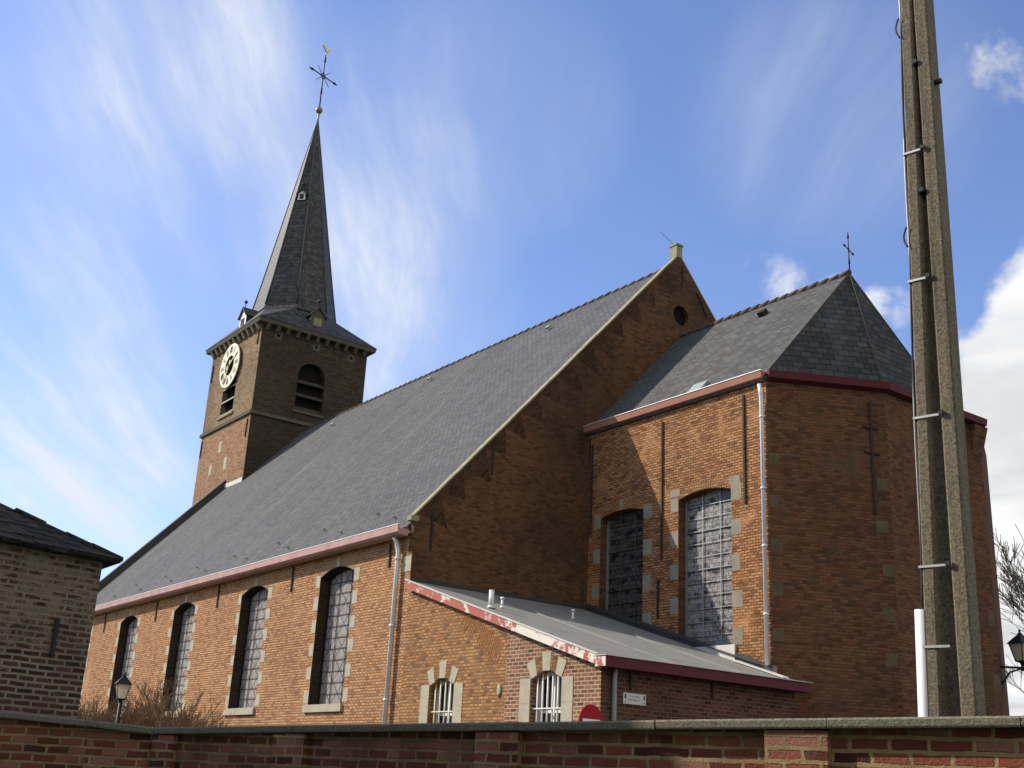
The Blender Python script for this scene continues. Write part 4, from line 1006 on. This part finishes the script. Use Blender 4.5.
lantern((-6.17, -4.74, 3.16), .67, lp)
wlp = thing('wall_lamp', 'black lantern on a curved bracket at the right edge of the apse', 'wall lamp', (8.25, 12.5, 4.9))
bd = Vector((.62, .78, 0)).normalized(); w0 = Vector((8.2, 12.62, 5.02))
k = MB(); k.tube([w0, w0 + bd * .85], .028, 8); k.tube([w0 - Z * .45, w0 + bd * .25 - Z * .12, w0 + bd * .55 - Z * .02], .024, 8); k.bar(w0 - Z * .6, w0 + Z * .25, .07, .03)
k.tube([w0 + bd * .58 - Z * .08, w0 + bd * .58 + Z * .12], .04, 8)
k.build('bracket', M['iron'], wlp)
lantern(w0 + bd * .58 + Z * .12, .78, wlp)

# ================================================================== GARDEN WALL
wp = [Vector((21.9, -9.02, 2.085)), Vector((20.98, -9.065, 2.079)), Vector((19.27, -9.70, 2.032)), Vector((16.99, -10.27, 1.992)), Vector((14.12, -11.06, 1.926))]
pA, pB = Vector((26.0, -7.62, 2.15)), Vector((14.10, -11.09, 1.926))
pL = Vector((12.45, -12.88, 2.05))
gw = thing('garden_wall', 'foreground red brick garden wall with piers and a grey concrete coping', 'wall', (19, -9.7, 0))
# the visible run is slightly bent: use the measured points
run = [Vector((12.62, -12.72, 2.04)), Vector((13.04, -12.245, 2.01)), Vector((13.62, -11.58, 1.965)), Vector((14.09, -11.10, 1.926)),
       Vector((15.55, -10.55, 1.971)), Vector((16.99, -10.27, 1.992)), Vector((18.18, -9.99, 2.012)), Vector((19.27, -9.73, 2.032)), Vector((20.32, -9.36, 2.056)), Vector((21.33, -9.02, 2.079)), Vector((26.0, -7.5, 2.2))]
CT = .058
ft, bk = MB(), MB()
off = 0
for i in range(len(run) - 1):
    a, b = run[i].copy(), run[i + 1].copy()
    ta, tb = a.z - CT, b.z - CT
    a.z = b.z = 0
    u = (b - a).normalized(); n = u.cross(Z)
    if i == 0: pass
    for (na, d) in ((n, 0.05), (-n, .22)):
        A0, B0 = a - n * (0 if d == .05 else .22) , b - n * (0 if d == .05 else .22)
        if d == .05: ft.face([A0, B0, B0 + Z * tb, A0 + Z * ta])
        else: ft.face([B0, A0, A0 + Z * ta, B0 + Z * tb])
ft.build('wall_brickwork', M['brick_garden'], gw)
# coping slabs
cp = MB()
def along(sx):
    tot = 0
    for i in range(len(run) - 1):
        L = (run[i + 1] - run[i]).length
        if sx <= tot + L or i == len(run) - 2:
            t_ = (sx - tot) / L; return run[i].lerp(run[i + 1], t_), (run[i + 1] - run[i]).normalized()
        tot += L
TOT = sum((run[i + 1] - run[i]).length for i in range(len(run) - 1))
s0 = 0.0; rr = random.Random(11)
cuts = [0]
acc = 0
for i in range(len(run) - 1):
    L = (run[i + 1] - run[i]).length; n = max(1, round(L / 1.1))
    cuts += [acc + L * (j + 1) / n for j in range(n)]; acc += L
for a, b in zip(cuts, cuts[1:]):
    pa, u0 = along(a + 1e-4); pb, u1 = along(b - 1e-4)
    u = (pb - pa).normalized(); uh = Vector((u.x, u.y, 0)).normalized(); n = uh.cross(Z)
    pa = pa + u * .003; pb = pb - u * .003; jz = rr.uniform(-.003, .003)
    f0, b0, ch_ = .075, .29, .012
    sect = [(f0 - .004, -CT), (f0, -CT + .01), (f0, -ch_), (f0 - ch_, 0), (-b0 + ch_, 0), (-b0, -ch_), (-b0, -CT)]
    ring_a = [pa + n * d + Z * (z + jz) for d, z in sect]; ring_b = [pb + n * d + Z * (z + jz) for d, z in sect]
    for i in range(len(sect)):
        j = (i + 1) % len(sect); cp.face([ring_a[i], ring_b[i], ring_b[j], ring_a[j]])
    cp.face(ring_a); cp.face(ring_b[::-1])
cp.build('coping', M['concrete_coping'], gw)
def pier(p0, p1, name='pier'):
    p0, p1 = Vector(p0), Vector(p1); u = (p1 - p0); u.z = 0; L = u.length; u.normalize(); n = u.cross(Z)
    h = min(p0.z, p1.z) - CT - .004
    k = MB(); base = Vector((p0.x, p0.y, 0)) - n * .05
    k.obox(base, u * L, n * .105, Z * h); k.build(name, M['brick_garden'], gw)
def on_run(x):
    for i in range(len(run) - 1):
        if run[i].x <= x <= run[i + 1].x: return run[i].lerp(run[i + 1], (x - run[i].x) / (run[i + 1].x - run[i].x))
pier(on_run(19.95), on_run(20.315)); pier(on_run(17.78), on_run(18.17)); pier(on_run(15.5), on_run(15.9)); pier(on_run(14.1), on_run(14.36))

# ================================================================== SHED
shed = thing('shed', 'old whitewashed brick outbuilding with dark tiled roof behind the garden wall', 'outbuilding', (11, -12.5, 0))
e0v = Vector((12.17, -11.27, 0)); ud = Vector((.2, -.98, 0)).normalized(); L = 2.15
k = MB(); zE_ = 3.67
O = e0v + ud * L; bat = Vector((0, 0, 0))
wall(k, O, -ud, 0, L, 0, zE_)
nd = Vector((-ud.y, ud.x, 0)); nd = -nd if nd.x > 0 else nd
N2 = e0v + nd * 4.5
wall(k, e0v, nd, 0, 4.5, 0, zE_)
wall(k, O + nd * 4.5, ud * -1, 0, L, 0, zE_) ; wall(k, O, nd, 0, 4.5, 0, zE_)
k.build('shed_wall', M['brick_shed'], shed)
k = MB(); ov = .12; ez = 3.70
c0 = Vector((12.28, -11.11, ez - .02)); s0_ = c0 + ud * (L + .2)
hipv = Vector((-1.04, -1.04, .55))
hp = c0 + hipv * 2.0
r1 = Vector((hp.x + .2, hp.y - 1.6, hp.z)); w1 = c0 + Vector((-4.7, .0, 0))
b1 = Vector((s0_.x, s0_.y, ez))
# eastern slope, split into courses of thick uneven tiles so the outline is ragged
def tilefield(mb, P00, P10, P01, P11, nu, nv, th=.018, rs=random.Random(5)):
    P00, P10, P01, P11 = map(Vector, (P00, P10, P01, P11))
    n = (P10 - P00).cross(P01 - P00).normalized(); n = n if n.z > 0 else -n
    def P(u, v): return P00.lerp(P10, u).lerp(P01.lerp(P11, u), v)
    for j in range(nv):
        for i in range(nu):
            u0, u1 = (i + .5 * (j % 2)) / nu, (i + 1 + .5 * (j % 2)) / nu
            u0, u1 = min(u0, 1), min(u1, 1)
            if u1 - u0 < 1e-4: continue
            v0, v1 = j / nv - rs.uniform(0, .012), (j + 1.25) / nv
            l0 = th * rs.uniform(.9, 1.7); a, b, c_, d = P(u0 + .002, v0), P(u1 - .002, v0), P(u1 - .002, min(v1, 1.02)), P(u0 + .002, min(v1, 1.02))
            mb.hexa([a, b, c_, d, a + n * l0, b + n * l0, c_ + n * .01, d + n * .01])
slab(k, [c0, b1, Vector((b1.x, b1.y, ez)) + Vector((-2.08, 0, 1.08)), hp], .03)
slab(k, [c0, hp, hp + Vector((-2.6, 0, 0)), w1], .03)
tilefield(k, c0, b1, hp, Vector((b1.x - 2.08, b1.y, ez + 1.08)), 12, 13)
kk = MB(); rs = random.Random(9)
for i in range(9):
    a, b = c0.lerp(hp, i / 9), c0.lerp(hp, (i + 1.15) / 9); lz = rs.uniform(.0, .03)
    k.tube([a + Z * lz, b + Z * (lz + .012)], [.035, .03], 7)
k.build('shed_roof', M['tiles_old'], shed)
an = e0v + ud * .40
k = MB(); xo = Vector((.025, 0, 0)); k.bar(an + xo + Z * 3.0, an + xo + ud * .0 + Z * 2.62, .04, .03, up=Vector((1, 0, 0))); k.build('wall_anchor', M['iron'], shed)

# ================================================================== HOUSES OUTSIDE THE FRAME (they shade the yard and the garden wall; the southern two are added to cut sky light)
def brick_house(label, x0, x1, y0, y1, hz, rise, face, bays, floors):
    """a plain brick town house; its windows are on the side named by face ('east' or 'north')"""
    h = thing('brick_house', label, 'house', ((x0 + x1) / 2, (y0 + y1) / 2, 0), 'brick houses round the yard')
    O, U, L = ((x1, y0, 0), Vector((0, 1, 0)), y1 - y0) if face == 'east' else ((x1, y1, 0), Vector((-1, 0, 0)), x1 - x0)
    O = Vector(O); N = U.cross(Z); k = MB(); fh = hz / floors; wins = []
    for f_ in range(floors):
        ops = []
        for b_ in range(bays):
            u = L * (b_ + .5) / bays; q = op(u - .5, u + .5, f_ * fh + 1.0, f_ * fh + 2.55, .12, .14); ops.append(q); wins.append(q)
        wall(k, O, U, 0, L, f_ * fh, (f_ + 1) * fh, ops)
    for a, b in (((x0, y0), (x1, y0)), ((x1, y0), (x1, y1)), ((x1, y1), (x0, y1)), ((x0, y1), (x0, y0))):
        a, b = Vector((*a, 0)), Vector((*b, 0))
        if ((b - a).normalized() - U).length > .1: wall(k, a, b - a, 0, (b - a).length, 0, hz)
    k.build('wall', M['brick_gable'], h)
    for q in wins:
        P = lambda u, z, d: O + U * u + Z * z - N * d
        k = MB()
        for u in (q['a'] + .035, (q['a'] + q['b']) / 2, q['b'] - .035): k.bar(P(u, q['z0'], .1), P(u, q['zs'] + .02, .1), .06, .05, up=N)
        for z in (q['z0'] + .035, q['z0'] + 1.0, q['zs'] - .03): k.bar(P(q['a'], z, .103), P(q['b'], z, .103), .05, .06, up=N)
        W = k.build('window', M['white'], h)
        k = MB(); pane(k, O, U, q, .13); k.build('window_pane', M['glass_dark'], W)
        k = MB(); k.obox(P(q['a'] - .08, q['z0'] - .1, .1), U * (q['b'] - q['a'] + .16), N * .16, Z * .097); k.build('sill', M['stone_grey'], W)
    k = MB(); e = .25
    if face == 'east':
        c_ = (x0 + x1) / 2
        slab(k, [(x1 + e, y0 - .2, hz - .05), (x1 + e, y1 + .2, hz - .05), (c_, y1 + .2, hz + rise), (c_, y0 - .2, hz + rise)], .12)
        slab(k, [(x0 - e, y0 - .2, hz - .05), (c_, y0 - .2, hz + rise), (c_, y1 + .2, hz + rise), (x0 - e, y1 + .2, hz - .05)], .12)
    else:
        c_ = (y0 + y1) / 2
        slab(k, [(x0 - .2, y1 + e, hz - .05), (x1 + .2, y1 + e, hz - .05), (x1 + .2, c_, hz + rise), (x0 - .2, c_, hz + rise)], .12)
        slab(k, [(x0 - .2, y0 - e, hz - .05), (x0 - .2, c_, hz + rise), (x1 + .2, c_, hz + rise), (x1 + .2, y0 - e, hz - .05)], .12)
    k.build('roof', M['tiles_old'], h)
brick_house('tall narrow brick town house left of the outbuilding', 3.0, 9.5, -17.45, -14.0, 11.0, 1.3, 'east', 2, 3)
brick_house('unseen two-storey brick house added along the south side to cut sky light', 13.2, 24.5, -27.0, -17.6, 8.2, 3.6, 'north', 4, 2)
brick_house('unseen two-storey brick house added at the south-east corner to cut sky light', 24.6, 35.0, -27.0, -18.2, 6.4, 4.2, 'north', 3, 2)

# ================================================================== UTILITY POLE
pole = thing('utility_pole', 'tall grooved concrete utility pole just behind the garden wall', 'utility pole', (20.52, -8.38, 0))
Pn = Vector((.208, -.978, 0)).normalized(); Pt = Vector((.978, .208, 0)).normalized()
def pc(z):   # centre of the pole's front face and its width, tapering upwards; it leans a little
    f = (z - 2.13) / (7.5 - 2.13)
    c_ = Vector((20.515, -8.385, 0)) + Vector((.5976, .8003, 0)) * (-.026 + .105 * f) + Z * z
    return c_, .312 + (.205 - .312) * f, .155
k = MB(); zs = [-.3 + 10.4 * i / 26 for i in range(27)]
rings = []
for z in zs:
    c_, w_, d_ = pc(z); fl_, fr_ = .086, .102; rec = .07; b_ = .012
    h = w_ / 2
    u = [(-h, -d_), (-h, -b_), (-h + b_, 0), (-h + fl_ - b_, 0), (-h + fl_, -b_), (-h + fl_ + .015, -rec), (h - fr_ - .015, -rec), (h - fr_, -b_), (h - fr_ + b_, 0), (h - b_, 0), (h, -b_), (h, -d_)]
    rings.append([c_ + Pt * a + Pn * b for a, b in u])
for a, b in zip(rings, rings[1:]):
    n = len(a)
    for i in range(n): j = (i + 1) % n; k.face([a[i], a[j], b[j], b[i]])
k.face(rings[-1]); k.face(rings[0][::-1])
k.build('pole_shaft', M['concrete'], pole)
for z in (2.56, 3.08, 4.11, 5.14, 6.18):
    c_, w_, d_ = pc(z); k = MB(); h = w_ / 2
    a = c_ - Pt * (h + .02) + Pn * .004; b = c_ - Pt * (h - .165 if z < 5 else h - .115) + Pn * .004
    tl = Z * .0
    k.obox(a, b - a, Pn * .003, Z * .016); k.obox(a, Pt * .004, -Pn * .15, Z * .016)
    k.build('strap', M['strap'], pole)
    if z > 2.9:
        k = MB(); k.obox(b + Pn * .0, Pt * .03, Pn * .02, Z * .03); k.build('strap_clip', M['cable'], pole)
k = MB(); c_, w_, d_ = pc(2.8)
bx0, bx1 = pc(.1), pc(2.81)
k.tube([bx0[0] - Pt * (bx0[1] / 2 + .030) + Pn * -.02, bx1[0] - Pt * (bx1[1] / 2 + .030) + Pn * -.02], .036, 12); k.build('conduit', M['plastic_white'], pole)
for dx, col, rd, ph in ((.010, 'cable', .008, 0.0), (.024, 'sign_grey', .007, 1.3), (.016, 'cable', .006, 2.1)):
    k = MB(); pts = []
    for i in range(44):
        z = 2.78 + i * .165; c_, w_, d_ = pc(z); pts.append(c_ - Pt * (w_ / 2 + dx + .006 * math.sin(z * 3.1 + ph)) + Pn * (-.02 - .02 * ph))
    k.tube(pts, rd, 6); k.build('cable', M[col], pole)
for z, r_ in ((5.5, .09), (7.3, .10)):                    # loose cable loops
    c_, w_, d_ = pc(z); k = MB(); pts = []
    for i in range(15):
        t_ = i / 14; pts.append(c_ - Pt * (w_ / 2 + .01 + (r_ * .28) * math.sin(math.pi * t_)) + Pn * (.01) + Z * (.9 * r_ * 2 * (t_ - .5)))
    k.tube(pts, .007, 6); k.build('cable', M['cable'], pole)
for z, s_ in ((6.75, 1), (6.95, 0), (5.85, 0)):
    c_, w_, d_ = pc(z); k = MB()
    if s_: k.tube([c_ + Pt * (w_ / 2 - .02) - Pn * .06, c_ + Pt * (w_ / 2 + .05) - Pn * .06], .022, 8)
    else: k.tube([c_ - Pt * .01 - Pn * .05, c_ - Pt * .01 + Pn * .02], .02, 8)
    k.build('step_bolt', M['cable'], pole)

# ================================================================== BARE VEGETATION
def grow(mb, p, d, L, r, depth, rs, spread=.5, up=.15, nseg=3, sides=5, kids=(2, 4), shrink=.68, minr=.004):
    pts = [p]; q = p.copy(); dd = d.copy(); rad = [r]
    for i in range(nseg):
        dd = (dd + Vector((rs.uniform(-1, 1), rs.uniform(-1, 1), rs.uniform(-.6, .9))) * .16 + Z * up * .25).normalized()
        q = q + dd * (L / nseg); pts.append(q); rad.append(max(minr, r * (1 - .45 * (i + 1) / nseg)))
    mb.tube(pts, rad, sides if r > .02 else 3, cap=False)
    if depth <= 0: return
    for i in range(rs.randint(*kids)):
        t_ = rs.uniform(.35, 1.0); ii = min(int(t_ * nseg), nseg - 1); b = pts[ii].lerp(pts[ii + 1], t_ * nseg - ii)
        ax = Vector((rs.uniform(-1, 1), rs.uniform(-1, 1), rs.uniform(-.3, .8))).normalized()
        nd_ = (dd + ax * spread * rs.uniform(.7, 1.5)).normalized()
        grow(mb, b, nd_, L * shrink * rs.uniform(.75, 1.15), max(minr, rad[ii] * .6), depth - 1, rs, spread, up, max(2, nseg - 1), sides, kids, shrink, minr)
def shrub(x, y, h, n, seed, label, group, sp=.8, mat='bark', depth=3):
    t_ = thing('bare_shrub', label, 'shrub', (x, y, 0), group); rs = random.Random(seed)
    k = MB()
    for i in range(n):
        a = rs.uniform(0, 6.28); rr_ = rs.uniform(0, sp)
        d = Vector((math.cos(a) * .42, math.sin(a) * .42, 1)).normalized()
        grow(k, Vector((x + rr_ * math.cos(a), y + rr_ * math.sin(a), 0)), d, h * rs.uniform(.4, .58), .015, depth, rs, .55, .22, 3, 3, (4, 6), .62, .0075)
    top = max(v.z for v in k.v)
    for v in k.v: v.z *= h / top
    k.build('twigs', M[mat], t_, merge=False)
shrub(-9.4, -3.9, 3.75, 75, 2, 'dense brown leafless shrub behind the lantern, in front of the nave', 'bare shrubs before the nave', 1.7)
shrub(-7.7, -3.4, 3.6, 60, 5, 'brown leafless shrub right of the lantern, its twigs reaching the second nave window', 'bare shrubs before the nave', 1.5)
shrub(-11.6, -3.6, 3.95, 60, 8, 'brown leafless shrub beside the corner of the outbuilding, left of the lantern', 'bare shrubs before the nave', 1.5)
st2 = thing('young_tree', 'thin bare young tree with spreading branches before the second nave window from the left', 'tree', (-4.0, -4.2, 0)); k = MB(); rs = random.Random(31)
tp = Vector((-4.0, -4.2, 0)); k.tube([tp, tp + Vector((.05, 0, 1.1)), tp + Vector((.02, .05, 2.2))], [.06, .05, .04], 7); k.build('trunk', M['bark'], st2)
k = MB()
for i in range(7):
    a = 6.28 * i / 7 + rs.uniform(-.3, .3); grow(k, tp + Vector((.02, .03, 1.6 + .1 * i)), Vector((math.cos(a), math.sin(a), 1.5)).normalized(), .95, .022, 3, rs, .5, .1, 4, 5, (3, 4), .62, .006)
k.build('branches', M['bark'], st2, merge=False)
def bare_tree(x, y, h, seed, label, group=None):
    t_ = thing('bare_tree', label, 'tree', (x, y, 0), group); rs = random.Random(seed)
    k = MB(); p = Vector((x, y, 0)); k.tube([p, p + Vector((.1, 0, h * .16)), p + Vector((.05, .1, h * .34))], [.26, .2, .16], 9); k.build('trunk', M['bark_grey'], t_)
    k = MB()
    for i in range(9):
        a = 6.28 * i / 9 + rs.uniform(-.4, .4); el = rs.uniform(.5, 1.6)
        grow(k, p + Vector((.06, .06, h * (.2 + .016 * i))), Vector((math.cos(a), math.sin(a), el)).normalized(), h * rs.uniform(.28, .36), .085, 4, rs, .55, .18, 4, 5, (3, 4), .66, .012)
    k.build('branches', M['bark_grey'], t_, merge=False)
bare_tree(5.4, 26.0, 13.2, 12, 'bare grey tree behind the wall lamp, its branches in front of the cloud', 'bare trees behind the church')
bare_tree(-2.0, 38.0, 11.5, 15, 'smaller bare tree farther off behind the apse, low against the cloud', 'bare trees behind the church')
